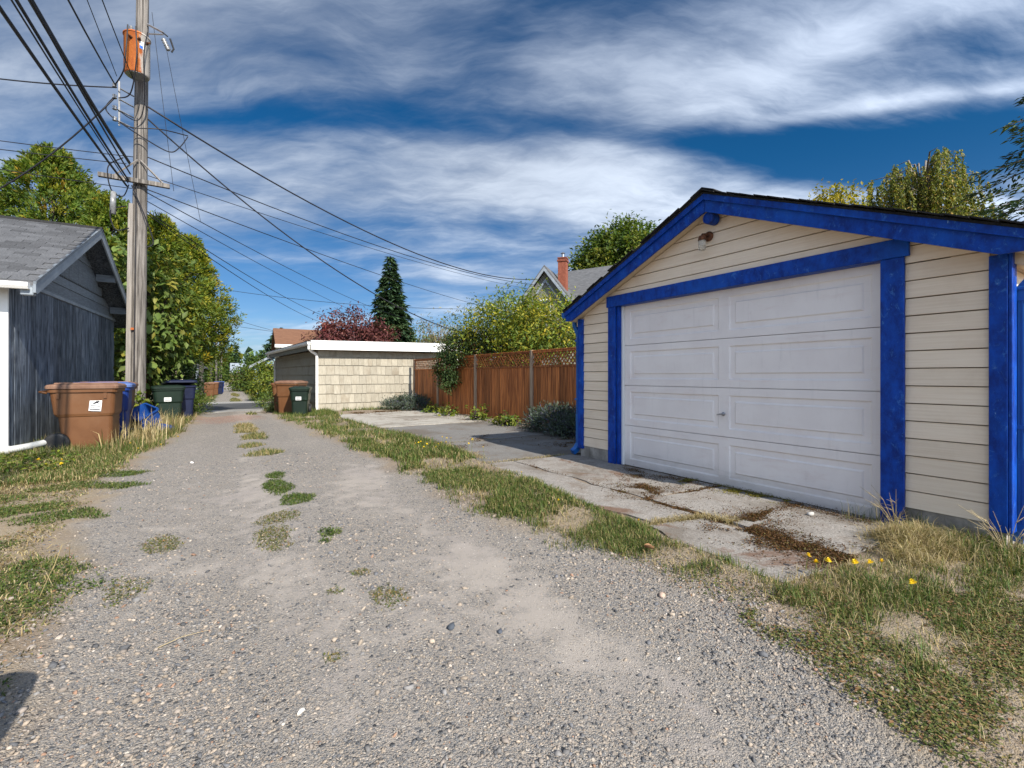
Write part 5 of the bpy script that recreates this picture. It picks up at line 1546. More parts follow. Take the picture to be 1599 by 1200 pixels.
def spray_tree(name, label, cat, base, top, radius, zlow, nspray, per, seed, pal, group=None, bulge=.38, leaf=.16, trunk_r=.13):
    """arborvitae: a ragged cone of upswept fan sprays"""
    rng = np.random.default_rng(seed)
    b = (base[0], base[1], float(gz(*base)))
    t = thing(name, label, cat, b, 0, group)
    H = top - b[2]
    hz = zlow + (H - zlow) * rng.random(nspray) ** 0.85
    f = (hz - zlow) / (H - zlow)
    prof = np.where(f < bulge, .72 + .28 * np.sqrt(np.clip(f / bulge, 0, 1)), np.clip((1 - f) / (1 - bulge), 0, 1) ** .72)
    a = rng.random(nspray) * 2 * PI
    lump = 1 + .50 * (vnoise(a * 1.3 + 7, hz * 1.1, seed) - .5) * 2 + .24 * (vnoise(a * 4, hz * 3, seed + 5) - .5) * 2
    rr = radius * prof * lump * (1 - .42 * rng.random(nspray) ** 1.7)
    C = np.stack([rr * np.cos(a), rr * np.sin(a), hz], 1)
    ck = np.repeat(np.arange(nspray), per); n = len(ck)
    od = np.stack([np.cos(a), np.sin(a), np.zeros(nspray)], 1)
    D0 = od * .75 + np.array([0, 0, .45]) + unit(nspray, rng) * .45
    D0 /= np.linalg.norm(D0, axis=1, keepdims=True)
    Nrm = np.cross(D0, np.array([0, 0, 1.0])) + unit(nspray, rng) * .6
    side = np.cross(D0, Nrm); side /= np.linalg.norm(side, axis=1, keepdims=True) + 1e-9
    s = rng.uniform(-1, 1, n); u = rng.random(n)
    ln = leaf * 2.9
    P = C[ck] + D0[ck] * (u * ln)[:, None] + side[ck] * (s * ln * .45 * (1 - .4 * u))[:, None] + rng.normal(size=(n, 3)) * .03
    D = D0[ck] + side[ck] * (s * .9)[:, None] + unit(n, rng) * .35
    up = od[ck] + np.array([0, 0, .6]) + unit(n, rng) * .7
    cl = palette(nspray, rng, pal)
    cols = cl[ck] * .65 + palette(n, rng, pal) * .35
    V, F, Cc = leaves(P, D, up, leaf * (.6 + .7 * rng.random(n)), .36, np.clip(cols, 0, 1))
    link('crown', mesh_np('crown', V, F, Cc), LEAF, t)
    mb = MB(); mb.tube([(0, 0, -.2), (.03, .02, H * .5), (0, 0, H * .93)], [trunk_r, trunk_r * .6, .02], 8)
    for k in rng.choice(nspray, 40, replace=False):
        c = C[k]; mb.tube([(0, 0, max(c[2] - .5, .2)), (c[0] * .6, c[1] * .6, c[2] - .15), tuple(c)], [.03, .02, .006], 5)
    objl('trunk', mb, BARK, t, True)
    return t
def conifer(name, label, cat, base, H, R, seed, pal, nlev=26, group=None, droop=.25, per_m=70, needle=.28, zlow=.6, up_tip=.0, nb=11, trunk_r=.2, power=.85, arc=(0, 2 * PI)):
    rng = np.random.default_rng(seed)
    b = (base[0], base[1], float(gz(base[0], base[1])))
    t = thing(name, label, cat, b, 0, group)
    mb = MB(); mb.tube([(0, 0, -.2), (0, 0, H * .97)], [trunk_r, .02], 9)
    Ps = []; Ds = []; Ns = []; Cs = []
    for l in range(nlev):
        f = l / (nlev - 1)
        z = zlow + (H - zlow) * f ** .9
        Rl = R * (1 - f) ** power + .06
        n_b = max(4, int(nb * (.5 + .5 * (1 - f))))
        for k in range(n_b):
            an = arc[0] + (arc[1] - arc[0]) * (k + rng.uniform(-.35, .35)) / n_b + l * 1.7
            L = Rl * rng.uniform(.72, 1.12)
            d = np.array([math.cos(an), math.sin(an), 0])
            m = max(4, int(L * per_m * .25))
            tt = np.linspace(.12, 1, m)
            zz = z + rng.uniform(-.1, .1) - droop * L * tt ** 1.3 + up_tip * L * tt ** 3
            pts = np.stack([d[0] * L * tt, d[1] * L * tt, zz], 1)
            mb.tube([tuple(pts[0] * [.1, .1, 1]), tuple(pts[m // 2]), tuple(pts[-1])], [.03, .018, .004], 4, cap=False)
            sd = np.cross(d, [0, 0, 1.0])
            q = max(6, int(L * per_m))
            u = rng.random(q) ** .8
            i = np.clip((u * (m - 1)).astype(int), 0, m - 1)
            w = rng.uniform(-1, 1, q) * (.16 + .24 * (1 - u)) * min(L, 1.6)
            P = pts[i] + sd * w[:, None] + rng.normal(size=(q, 3)) * .035 - np.array([0, 0, 1]) * (np.abs(w) * .22)[:, None]
            D = d * .7 + sd * (np.sign(w) * .8)[:, None] + unit(q, rng) * .45 + np.array([0, 0, -.15])
            Ps.append(P); Ds.append(D); Ns.append(np.tile([0, 0, 1.0], (q, 1)) + unit(q, rng) * .5)
            Cs.append(np.tile(palette(1, rng, pal), (q, 1)) * .6 + palette(q, rng, pal) * .4)
    P = np.concatenate(Ps); D = np.concatenate(Ds); N = np.concatenate(Ns); Cc = np.concatenate(Cs)
    V, F, C4 = leaves(P, D, N, needle * (.6 + .7 * np.random.default_rng(seed + 1).random(len(P))), .34, np.clip(Cc, 0, 1))
    link('crown', mesh_np('crown', V, F, C4), NEEDLE, t)
    objl('trunk', mb, BARK, t, True)
    return t
G_SPRUCE = [(3, (.030, .062, .030)), (2, (.048, .088, .038)), (1, (.08, .12, .045))]
G_CEDAR = [(3, (.035, .07, .03)), (2, (.06, .105, .035)), (1, (.12, .16, .04))]
def build_trees():
    # left of the alley
    spray_tree('arborvitae_tree', 'tall yellow green arborvitae behind the grey garage roof', 'tree', (-5.3, 24.3), 9.5, 2.5, 1.0, 1425, 40, 101, G_OLIVE, leaf=.15)
    spray_tree('arborvitae_tree', 'olive green arborvitae at the far left edge behind the grey roof', 'tree', (-8.0, 23.5), 8.5, 2.1, 1.0, 1045, 40, 102, G_OLIVE, leaf=.15)
    spray_tree('arborvitae_tree', 'bushy arborvitae just left of the utility pole', 'tree', (-3.3, 22.2), 7.4, 1.7, .8, 1045, 40, 103, G_OLIVE, leaf=.15)
    spray_tree('arborvitae_tree', 'yellow tinted arborvitae right of the pole overhanging the alley', 'tree', (-1.75, 20.6), 6.6, 1.25, 1.5, 1045, 40, 104, G_YEL, leaf=.115)
    spray_tree('arborvitae_tree', 'rightmost golden arborvitae above the grey pole', 'tree', (-.92, 21.8), 6.3, 1.15, 1.9, 1045, 40, 105, G_YEL, leaf=.115)
    t, C, u = broad_tree('chestnut_sapling', 'broad leaved chestnut sapling with big pale leaves hugging the pole', 'tree', (-1.75, 16.9), [(-1.55, 17.0, 3.3, .95, .8, 1.7), (-1.25, 17.0, 2.3, .55, .6, .9), (-1.9, 16.9, 4.2, .7, .7, .9), (-2.0, 16.6, 1.6, .6, .5, .9)], 230, 14, .21,
               [(3, (.10, .15, .03)), (2, (.16, .20, .05)), (1, (.055, .09, .02)), (.6, (.28, .22, .03))], 106, clump_r=.22, trunk_r=.07, aspect=.52, droop=.55, inner=.5)
    # the nearest big leaves of the sapling are pieces of their own
    rng = np.random.default_rng(5)
    near = np.argsort(C[:, 1])[:70]
    me = []
    for v in range(3):
        cc = np.array([[.15, .21, .05], [.11, .165, .035], [.24, .22, .04]][v])
        L = .30; V = []; F = []
        prof = [(0, 0), (.25, .07), (.55, .10), (.8, .07), (1, 0)]
        for i, (tt, w) in enumerate(prof):
            V += [(-w, tt * L, -.05 * tt * tt + .02 * (w > 0)), (0, tt * L, -.05 * tt * tt), (w, tt * L, -.05 * tt * tt + .02 * (w > 0))]
        for i in range(4):
            F += [(i * 3, i * 3 + 1, i * 3 + 4, i * 3 + 3), (i * 3 + 1, i * 3 + 2, i * 3 + 5, i * 3 + 4)]
        me.append(mesh_np('leaf', V, F, np.tile(cc, (len(V), 1))))
        me[-1].materials.append(LEAF)
    for k in near:
        p = C[k] + rng.normal(size=3) * .05 + np.array([0, -.18, 0])
        o = link('leaf', me[rng.integers(3)], LEAF, t, tuple(p - np.array(t.location)), (rng.normal(-.5, .4), rng.normal(0, .4), PI + rng.normal(0, .9)))
    broad_tree('ivy_shrub', 'dark ivy covered shrub under the golden arborvitae', 'shrub', (-1.15, 18.3), [(-1.3, 18.3, 1.0, .72, .7, 1.0), (-1.1, 18.9, .9, .5, .6, .9)], 170, 34, .10, G_DARK[:3], 107, clump_r=.17, trunk_r=.05, aspect=.6)
    broad_tree('arching_shrub', 'low arching green shrub beside the dark green cart', 'shrub', (-1.0, 17.0), [(-1.0, 17.0, .28, .42, .5, .38), (-.75, 18.2, .3, .45, .6, .42)], 90, 36, .09, G_MID, 108, clump_r=.14, trunk_r=.03, aspect=.3, ntrunk=3)
    # behind the fence
    broad_tree('plum_tree', 'yellow green fruit tree spreading above the board fence', 'tree', (7.8, 11.6), [(7.7, 11.6, 2.7, 1.5, 1.5, .95), (7.4, 12.9, 2.5, 1.1, 1.2, .85), (8.0, 10.4, 2.55, 1.2, 1.1, .85), (7.2, 10.6, 2.1, .55, 1.3, .6)], 360, 48, .105, G_YEL, 111, clump_r=.25, trunk_r=.09, aspect=.42, droop=.35, inner=.4, wob=.4)
    # upright shoots on top of it
    broad_tree('thin_branched_tree', 'sparse pale leaved tree left of the yellow fruit tree', 'tree', (7.9, 18.5), [(7.6, 18.2, 2.9, 1.0, .9, .7), (8.6, 19.5, 2.9, 1.0, .9, .6)], 80, 22, .10, [(2, (.20, .17, .07)), (2, (.14, .14, .06)), (1, (.27, .19, .11))], 112, clump_r=.2, trunk_r=.05, aspect=.4, wob=.5)
    broad_tree('cotoneaster_bush', 'dark berry bush tumbling over the board fence', 'shrub', (6.75, 13.2, 0), [(6.35, 13.2, 2.0, .55, .85, .52), (6.02, 13.35, 1.5, .30, .66, .58), (6.0, 13.15, 1.08, .22, .36, .32), (6.9, 13.0, 2.2, .6, .8, .45)], 420, 30, .06, G_DARK + [(1.2, (.06, .10, .03))], 113, clump_r=.09, trunk_r=.05, aspect=.6, droop=.6, trunk_top=(6.5, 13.2, 2.0))
    broad_tree('pink_rose_bush', 'pinkish rose bush peeping between the berry bush and the fruit tree', 'shrub', (6.95, 12.2), [(6.8, 12.2, 1.75, .35, .5, .25), (6.75, 10.6, 1.6, .25, .6, .2)], 40, 14, .06, [(2, (.42, .16, .14)), (2, (.12, .14, .03)), (1, (.45, .22, .18))], 114, clump_r=.1, trunk_r=.03)
    conifer('spruce_tree', 'pointed dark green spruce standing alone above the tan garage', 'tree', (15.7, 49.3), 14.2, 3.0, 120, G_SPRUCE, 30, needle=.62, per_m=34, zlow=3.0, droop=.28, nb=12, power=.8)
    broad_tree('purple_plum_tree', 'purple leaved plum tree above the tan garage roof', 'tree', (8.7, 35.8), [(8.7, 35.8, 4.3, 2.0, 1.6, 1.75), (6.9, 35.4, 3.9, 1.3, 1.2, 1.1), (10.4, 36.2, 3.8, 1.4, 1.3, 1.3)], 320, 26, .22, G_PURPLE, 121, clump_r=.3, trunk_r=.16, inner=.55, wob=.4)
    broad_tree('maple_tree', 'big round green tree behind the gabled house', 'tree', (29.0, 28.4), [(29.0, 28.4, 9.8, 3.7, 3.7, 3.7), (26.9, 29.3, 8.6, 2.4, 2.4, 2.9), (32.3, 27.6, 9.4, 3.0, 3.0, 3.9), (29.3, 28.4, 12.2, 2.3, 2.3, 1.9)], 760, 44, .34, G_MID + [(1.1, (.22, .21, .02))], 122, clump_r=.46, trunk_r=.3, aspect=.5, wob=.18)
    # beyond the garage roof on the right
    rng = np.random.default_rng(130)
    b = (23.0, 6.8, 0)
    t = thing('birch_tree', 'weeping birch with hanging yellow green twigs above the garage roof', 'tree', b)
    P = []; D = []; mb = MB(); mb.tube([(0, 0, -.2), (.1, 0, 5), (.2, .1, 8.9)], [.16, .10, .02], 9)
    for k in range(420):
        f = rng.random(); z = 4.2 + 5.4 * f
        an = rng.random() * 2 * PI; R = (1.85 - 1.0 * max(0, f - .5)) * rng.uniform(.35, 1.05)
        x, y = R * math.cos(an), R * math.sin(an) * 1.15
        if k % 3 == 0: mb.tube([(.05, 0, z - 1.3), (x * .5, y * .5, z + .1), (x, y, z)], [.05, .03, .008], 5)
        L = rng.uniform(.9, 2.4); m = int(L * 85)
        tt = rng.random(m)
        P.append(np.stack([x * (1 + .08 * tt) + rng.normal(0, .035, m) + .12 * tt, y * (1 + .08 * tt) + rng.normal(0, .035, m), z - L * tt], 1))
        D.append(np.tile([0, 0, -1.0], (m, 1)) + unit(m, rng) * .8)
    P = np.concatenate(P); D = np.concatenate(D); n = len(P)
    V, F, Cc = leaves(P, D, unit(n, rng), .11 * (.6 + .7 * rng.random(n)), .5, palette(n, rng, G_BIRCH))
    link('crown', mesh_np('crown', V, F, Cc), LEAF, t); objl('trunk', mb, BIRCHBARK, t, True)
    broad_tree('golden_tree', 'small golden tree top showing left of the weeping birch', 'tree', (20.8, 9.0), [(20.8, 9.0, 7.65, .95, .95, .95), (20.3, 10.4, 7.3, .6, .6, .7)], 130, 26, .16, [(3, (.36, .27, .02)), (2, (.22, .22, .02)), (1, (.12, .15, .02))], 131, clump_r=.22, trunk_r=.1)
    conifer('cedar_tree', 'dark cedar with tiered drooping branches at the right edge', 'tree', (19.7, 2.45), 10.3, 4.3, 132, G_CEDAR, 14, needle=.19, per_m=62, zlow=2.0, droop=.22, nb=10, power=.7, trunk_r=.25)
    # beyond the street
    broad_tree('round_bush', 'yellow green round bush at the far corner of the street', 'shrub', (2.62, 33.8), [(2.62, 33.9, .75, .85, 1.0, 1.2)], 220, 30, .14, G_LIGHT + [(1, (.26, .24, .03))], 140, clump_r=.2, trunk_r=.08)
    conifer('fir_tree', 'dark fir behind the brown roofed house down the alley', 'tree', (5.2, 52), 6.2, 2.6, 141, G_SPRUCE + [(1, (.05, .07, .02))], 18, needle=.5, per_m=26, zlow=.5, nb=11, power=.6)
    broad_tree('dense_bush', 'dark green bush beside the blue grey garage', 'shrub', (2.5, 56), [(2.6, 56, .9, 1.3, 1.3, 1.6)], 120, 22, .24, G_MID, 142, clump_r=.3, trunk_r=.1)
    broad_tree('hedge_bush', 'yellowing hedge bush on the left verge of the far alley', 'shrub', (-1.6, 56), [(-1.6, 57, 1.5, 1.1, 2.2, 2.1)], 120, 22, .24, G_LIGHT, 143, clump_r=.35, trunk_r=.1)
    broad_tree('far_tree', 'orange tinted tree above the distant garages on the left', 'tree', (-3.5, 66), [(-3.5, 66, 3.4, 2.3, 2.3, 2.3)], 120, 22, .4, [(2, (.16, .12, .03)), (2, (.09, .10, .03))], 144, clump_r=.5, trunk_r=.2)
    broad_tree('far_tree', 'green tree at the left end of the far alley', 'tree', (-1.8, 92), [(-1.8, 92, 2.4, 2.3, 2.5, 2.7)], 110, 22, .5, G_MID, 145, clump_r=.5, trunk_r=.2)
    broad_tree('far_bush', 'straw coloured bush before the pale far house', 'shrub', (2.9, 84), [(2.9, 84, .5, .9, 2.0, 1.0)], 60, 22, .35, [(2, (.26, .20, .08)), (1, (.12, .13, .04))], 146, clump_r=.35, trunk_r=.08)
    conifer('far_fir', 'tall fir on the skyline straight down the alley', 'tree', (3.8, 150), 10, 3.5, 147, G_SPRUCE, 14, needle=1.2, per_m=8, zlow=.5)
    conifer('far_fir', 'shorter fir right of the tallest skyline fir', 'tree', (8.0, 155), 8, 3.2, 148, G_SPRUCE, 14, needle=1.2, per_m=8, zlow=.5)
    broad_tree('far_tree', 'broad green tree on the skyline left of the firs', 'tree', (.5, 150), [(.5, 150, 3.5, 3, 3, 3.4)], 90, 20, .9, G_MID, 149, clump_r=.8, trunk_r=.3)
    broad_tree('far_tree', 'broad green tree on the skyline behind the pale far house', 'tree', (9.5, 128), [(9.5, 128, 3, 3.5, 3, 3.2), (14, 126, 3, 3, 3, 3.0)], 120, 20, .8, G_MID, 150, clump_r=.8, trunk_r=.3)
    for k, (x, y, r, h, pal, lb) in enumerate([(-14, 40, 3.5, 6, G_MID, 'green tree beyond the street far left'), (24, 62, 5, 6.5, G_MID, 'broad green tree beyond the spruce'), (34, 44, 5, 7, G_LIGHT, 'pale green tree behind the gabled house roof'),
                                     (12.5, 27, 2.0, 2.0, G_LIGHT, 'low green tree behind the tan garage roof end'), (34, 16, 3.5, 4.6, G_MID, 'green tree hidden behind the garage roof')]):
        broad_tree('yard_tree', lb, 'tree', (x, y), [(x, y, h * .6, r, r, h * .5)], 180, 24, .4, pal, 160 + k, clump_r=.45, trunk_r=.2)
build_trees()
def build_forest():
    """the far wooded skyline, one mass"""
    rng = np.random.default_rng(77)
    Ps = []
    n = 9000
    an = rng.uniform(-.55, 2.2, n)
    rr = rng.uniform(190, 260, n)
    hh = 5 + 5 * vnoise(an * 30, rr * .02, 3) + 2 * vnoise(an * 90, rr * .05, 4)
    P = np.stack([np.sin(an) * rr, np.cos(an) * rr, rng.random(n) ** .7 * hh - .5], 1)
    V, F, C = leaves(P, unit(n, rng) + [0, 0, .4], unit(n, rng), 3.2 * (.6 + .8 * rng.random(n)), .7, palette(n, rng, G_MID + G_SPRUCE))
    o = link('far_woods', mesh_np('far_woods', V, F, C), NEEDLE)
    tag(o, 'distant wooded skyline beyond the alley', None, None, 'stuff')
build_forest()

# ------------------------------------------------------------------ grass, weeds, pebbles
rngG = np.random.default_rng(2024)
def blades(P, h, w, lean, cols, rng, fine=True):
    n = len(P)
    an = rng.random(n) * 2 * PI
    d = np.stack([np.cos(an), np.sin(an), np.zeros(n)], 1)
    a2 = an + PI / 2 + rng.normal(0, .4, n)
    s = np.stack([np.cos(a2), np.sin(a2), np.zeros(n)], 1) * (w / 2)[:, None]
    up = np.array([0, 0, 1.0])
    mid = P + up * (h * .6)[:, None] + d * (lean * h * .35)[:, None]
    tip = P + up * (h * (1 - .35 * np.clip(lean, 0, 1.6)))[:, None] + d * (lean * h)[:, None]
    if fine:
        V = np.empty((n * 5, 3)); V[0::5] = P - s; V[1::5] = P + s; V[2::5] = mid + s * .75; V[3::5] = mid - s * .75; V[4::5] = tip
        i = np.arange(n) * 5; F = np.empty((n * 3, 3), int)
        F[0::3] = np.stack([i, i + 1, i + 2], 1); F[1::3] = np.stack([i, i + 2, i + 3], 1); F[2::3] = np.stack([i + 3, i + 2, i + 4], 1)
        return V, F, np.repeat(cols, 5, axis=0)
    V = np.empty((n * 3, 3)); V[0::3] = P - s; V[1::3] = P + s; V[2::3] = tip
    return V, np.arange(n * 3).reshape(n, 3), np.repeat(cols, 3, axis=0)
def merge(parts):
    V = []; F = []; C = []; o = 0
    for v, f, c in parts:
        V.append(v); F.append(f + o); C.append(c); o += len(v)
    return np.concatenate(V), np.concatenate(F), np.concatenate(C)
GRN = [(4, (.055, .095, .018)), (3, (.09, .125, .025)), (1.6, (.14, .15, .04)), (1.3, (.25, .20, .085))]
DRY = [(4, (.33, .255, .125)), (3, (.44, .36, .20)), (1.5, (.24, .17, .075)), (.9, (.13, .13, .04))]
MIXG = [(3, (.07, .10, .022)), (2, (.12, .13, .035)), (2, (.27, .21, .09)), (1.2, (.38, .30, .16))]
CLOV = [(3, (.085, .115, .03)), (2, (.13, .14, .04)), (2, (.20, .165, .06)), (1.3, (.25, .14, .07))]
def pts_on(x, y, lift=0.0):
    return np.stack([x, y, gz(x, y) + lift], 1)
def scatter(x0, x1, y0, y1, dens, mask):
    n = int((x1 - x0) * (y1 - y0) * dens)
    x = rngG.uniform(x0, x1, n); y = rngG.uniform(y0, y1, n)
    k = rngG.random(n) < mask(x, y)
    return x[k], y[k]
def stuff(name, label, parts, m=None):
    V, F, C = merge(parts)
    o = link(name, mesh_np(name, V, F, np.clip(C, 0, 1)), m or GRASS)
    return tag(o, label, None, None, 'stuff')
def grassy(x, y, hmin, hmax, pal, lean=.5, w=.0045, fine=True, patch=True):
    n = len(x)
    pn = fbm(x * 1.7, y * 1.7, 61, 3) if patch else np.full(n, .5)
    h = (hmin + (hmax - hmin) * rngG.random(n) ** 1.6) * (.55 + .9 * pn)
    col = palette(n, rngG, pal)
    return blades(pts_on(x, y, -.005), h, w * (.7 + .7 * rngG.random(n)), np.abs(rngG.normal(lean, .35, n)), col, rngG, fine)
def low_leaves(x, y, size, pal, lift=.012, aspect=.6):
    n = len(x)
    P = pts_on(x, y) + np.stack([np.zeros(n), np.zeros(n), rngG.random(n) * lift], 1)
    D = unit(n, rngG) * np.array([1, 1, .35])
    return leaves(P, D, np.tile([0, 0, 1.0], (n, 1)) + unit(n, rngG) * .5, size * (.6 + .8 * rngG.random(n)), aspect, palette(n, rngG, pal))
def ell(x, y, cx, cy, rx, ry, edge=.35, seed=0, wob=.8):
    q = np.sqrt(((x - cx) / rx) ** 2 + ((y - cy) / ry) ** 2) + (fbm(x * 6, y * 6, 90 + seed, 3) - .5) * wob
    return 1 - sst(q, 1 - edge, 1 + .1)

def verge_right(x, y):
    a = x - road_right(y) - .04 - (fbm(x * 2.5, y * 2.5, 71, 4) - .5) * .55
    b = slab_edge(y) + .05 + (fbm(x * 4, y * 4, 72, 3) - .5) * .22 - x
    return sst(a, -.10, .17) * sst(b, -.03, .12) * (1 - .5 * np.exp(-((y - 1.38) / .10) ** 2))
def build_grass():
    parts = []
    # right verge strip between gravel and slab
    def mk(thr):
        return lambda x, y: verge_right(x, y) * sst(fbm(x * 2.4, y * 2.0, 44, 5), thr - .12, thr + .08)
    for (y0, y1, d, w, hm, fine) in ((1.40, 3.0, 11000, .0042, .075, True), (3.0, 5.5, 6500, .006, .085, True), (5.5, 9, 2600, .009, .13, True), (9, 16.5, 900, .016, .15, False)):
        x, y = scatter(1.3, 3.4, y0, y1, d, mk(.49)); parts.append(grassy(x, y, .03, hm, GRN, .55, w, fine))
        x, y = scatter(1.3, 3.4, y0, y1, d * .40, mk(.40)); parts.append(grassy(x, y, .02, hm * .85, MIXG, .8, w, fine))
        x, y = scatter(1.3, 3.4, y0, y1, d * .10, lambda x, y: verge_right(x, y)); parts.append(grassy(x, y, .02, hm, DRY, .9, w * .8, fine))
    # in front of the tan garage and round its carts
    x, y = scatter(1.5, 3.2, 14.5, 17.2, 700, lambda x, y: sst(x - road_right(y), 0, .3)); parts.append(grassy(x, y, .05, .22, GRN, .5, .016, False))
    x, y = scatter(2.9, 6.2, 16.15, 16.8, 600, lambda x, y: sst(fbm(x * 1.5, y, 15, 3), .42, .6)); parts.append(grassy(x, y, .05, .22, GRN, .5, .016, False))
    x, y = scatter(1.2, 2.6, 17, 25, 400, lambda x, y: sst(x - road_right(y), 0, .3)); parts.append(grassy(x, y, .05, .35, GRN + [(2, (.15, .17, .09))], .5, .02, False))
    stuff('verge_grass', 'strip of green grass between the gravel and the driveway', parts)
    # near right corner: green tufts, straw and creeping weeds
    parts = []
    def nr(x, y): return sst(x - road_right(y) - (fbm(x * 2.5, y * 2.5, 73, 3) - .5) * .3, .0, .2)
    band = lambda x, y: nr(x, y) * ell(x, y, 3.12, 1.10, .62, .24, .5, 1) + .7 * ell(x, y, 3.95, .80, .7, .16, .5, 2) + .6 * ell(x, y, 2.75, 1.3, .30, .16, .5, 3) + .35 * ell(x, y, 2.9, .72, .9, .10, .5, 7) + .8 * ell(x, y, 3.05, 1.30, .34, .13, .5, 8)
    x, y = scatter(2.0, 4.6, .35, 1.5, 11000, lambda x, y: np.clip(band(x, y), 0, 1) * sst(fbm(x * 3.4, y * 3.4, 81, 4), .40, .60)); parts.append(grassy(x, y, .03, .10, GRN, .6, .0038))
    x, y = scatter(2.0, 4.6, .35, 1.5, 4500, lambda x, y: np.clip(band(x, y) * .6 + .10 * nr(x, y), 0, 1)); parts.append(grassy(x, y, .02, .09, DRY, 1.0, .003))
    x, y = scatter(2.0, 4.6, .35, 1.5, 5000, lambda x, y: np.clip(band(x, y) * .7 + .12 * nr(x, y), 0, 1)); parts.append(grassy(x, y, .02, .07, MIXG, .8, .0035))
    stuff('verge_grass', 'green and straw grass in the near right corner', parts)
    parts = []
    # dry heap of cut grass against the garage
    st = lambda x, y: ell(x, y, 4.05, 1.22, .42, .26, .5, 4)
    x, y = scatter(3.4, 4.52, .8, 1.6, 15000, st); n = len(x)
    P = pts_on(x, y); P[:, 2] += .10 * ell(x, y, 4.05, 1.22, .42, .26, 1.0, 4) * rngG.random(n)
    parts.append(blades(P, .05 + .09 * rngG.random(n), .0035 * (.7 + .6 * rngG.random(n)), rngG.uniform(.5, 1.8, n), palette(n, rngG, DRY), rngG))
    x, y = scatter(3.6, 4.5, .5, 1.45, 2600, lambda x, y: ell(x, y, 4.25, .9, .35, .5, .6, 6)); parts.append(grassy(x, y, .06, .20, GRN, .5, .005))
    x, y = scatter(3.6, 4.5, .5, 1.45, 2000, lambda x, y: ell(x, y, 4.25, .9, .40, .5, .6, 6)); parts.append(grassy(x, y, .05, .20, DRY, .8, .004))
    x, y = scatter(4.3, 4.49, .8, 1.8, 1500, lambda x, y: np.ones_like(x)); parts.append(grassy(x, y, .05, .22, MIXG, .5, .003))
    stuff('dry_grass', 'heap of straw coloured grass against the garage corner', parts)
    parts = []
    cm = lambda x, y: sst(x - road_right(y) + .12 - (fbm(x * 2.5, y * 2.5, 75, 3) - .5) * .3, .0, .15) * sst(fbm(x * 2.6, y * 2.6, 76, 4) + .10 * (1 - sst(y, .6, .95)), .38, .54)
    x, y = scatter(1.75, 3.6, .25, 1.35, 30000, cm); parts.append(low_leaves(x, y, .013, CLOV, .012))
    x, y = scatter(1.75, 3.4, 1.35, 2.6, 3500, lambda x, y: cm(x, y) * (1 - sst(x, 2.4, 2.65))); parts.append(low_leaves(x, y, .015, CLOV, .014))
    stuff('creeping_weeds', 'olive and rusty creeping weeds along the right edge of the gravel', parts)
    # left verge
    parts = []
    lv = lambda x, y: sst(road_left(y) - x - (fbm(x * 2.5, y * 2.5, 85, 3) - .5) * .4, -.02, .2)
    for (y0, y1, d, w, hm, fine) in ((7.0, 9.0, 2600, .008, .10, True), (9.0, 13.8, 2000, .010, .20, False), (13.8, 17, 700, .016, .25, False)):
        x, y = scatter(-3.0, -.5, y0, y1, d, lambda x, y: lv(x, y) * sst(fbm(x * 1.5, y * 1.1, 46, 4) + .12 * sst(-x, 1.0, 1.8), .42, .56)); parts.append(grassy(x, y, .04, hm, GRN, .5, w, fine))
        x, y = scatter(-3.0, -.5, y0, y1, d * .6, lv); parts.append(grassy(x, y, .03, hm, DRY, .8, w * .9, fine))
        x, y = scatter(-3.0, -.5, y0, y1, d * .5, lambda x, y: lv(x, y) * sst(fbm(x * 1.2, y, 47, 3), .45, .6)); parts.append(grassy(x, y, .04, hm * 1.1, MIXG, .7, w, fine))
    # feathery dry stalks by the carts
    x, y = scatter(-1.5, -.65, 9.2, 13.6, 130, lambda x, y: lv(x, y)); parts.append(grassy(x, y, .25, .55, DRY, .35, .012, True))
    x, y = scatter(-1.6, -1.0, 9.3, 10.2, 800, lambda x, y: np.ones_like(x)); parts.append(grassy(x, y, .08, .28, GRN, .5, .010, True))
    x, y = scatter(-3.2, -1.6, 7.8, 9.2, 900, lambda x, y: sst(fbm(x * 2, y * 2, 48, 3), .40, .55)); parts.append(low_leaves(x, y, .05, G_LIGHT, .10))
    stuff('verge_grass', 'long mixed grass around the carts on the left verge', parts)
    parts = []
    spots = [(-1.02, 3.55, .42, .62), (-1.12, 5.35, .36, .22), (-1.5, 5.75, .38, .22), (-.95, 6.55, .30, .20), (-1.35, 6.7, .3, .24), (-1.1, 7.3, .35, .2), (-1.45, 4.6, .3, .14), (-.95, 2.55, .25, .25), (-1.9, 6.3, .4, .3)]
    gm = lambda x, y: np.clip(sum(ell(x, y, cx, cy, rx, ry, .35, k, .9) for k, (cx, cy, rx, ry) in enumerate(spots)), 0, 1)
    x, y = scatter(-2.4, -.55, 2.2, 7.8, 7000, gm); parts.append(grassy(x, y, .012, .05, GRN[:3] + [(.6, (.25, .2, .085))], .8, .006))
    x, y = scatter(-2.4, -.55, 2.2, 7.8, 3500, gm); parts.append(low_leaves(x, y, .018, GRN[:3], .02))
    x, y = scatter(-2.9, -.4, 2.2, 8.0, 4200, lambda x, y: lv(x, y) * sst(fbm(x * 1.4, y * 1.4, 49, 4), .38, .60)); parts.append(grassy(x, y, .008, .05, DRY + [(2, (.17, .12, .06))], 1.3, .006))
    x, y = scatter(-2.9, -.3, 2.2, 8.0, 2600, lambda x, y: lv(x, y) * sst(fbm(x * 2.6, y * 2.6, 51, 4), .44, .62)); parts.append(low_leaves(x, y, .018, CLOV, .014))
    x, y = scatter(-1.5, -.6, 2.9, 4.2, 60, gm); parts.append(grassy(x, y, .10, .26, DRY, .9, .004))
    stuff('verge_grass', 'flat green patches of turf on the near left verge', parts)
    # tufts along the crown of the track
    parts = []
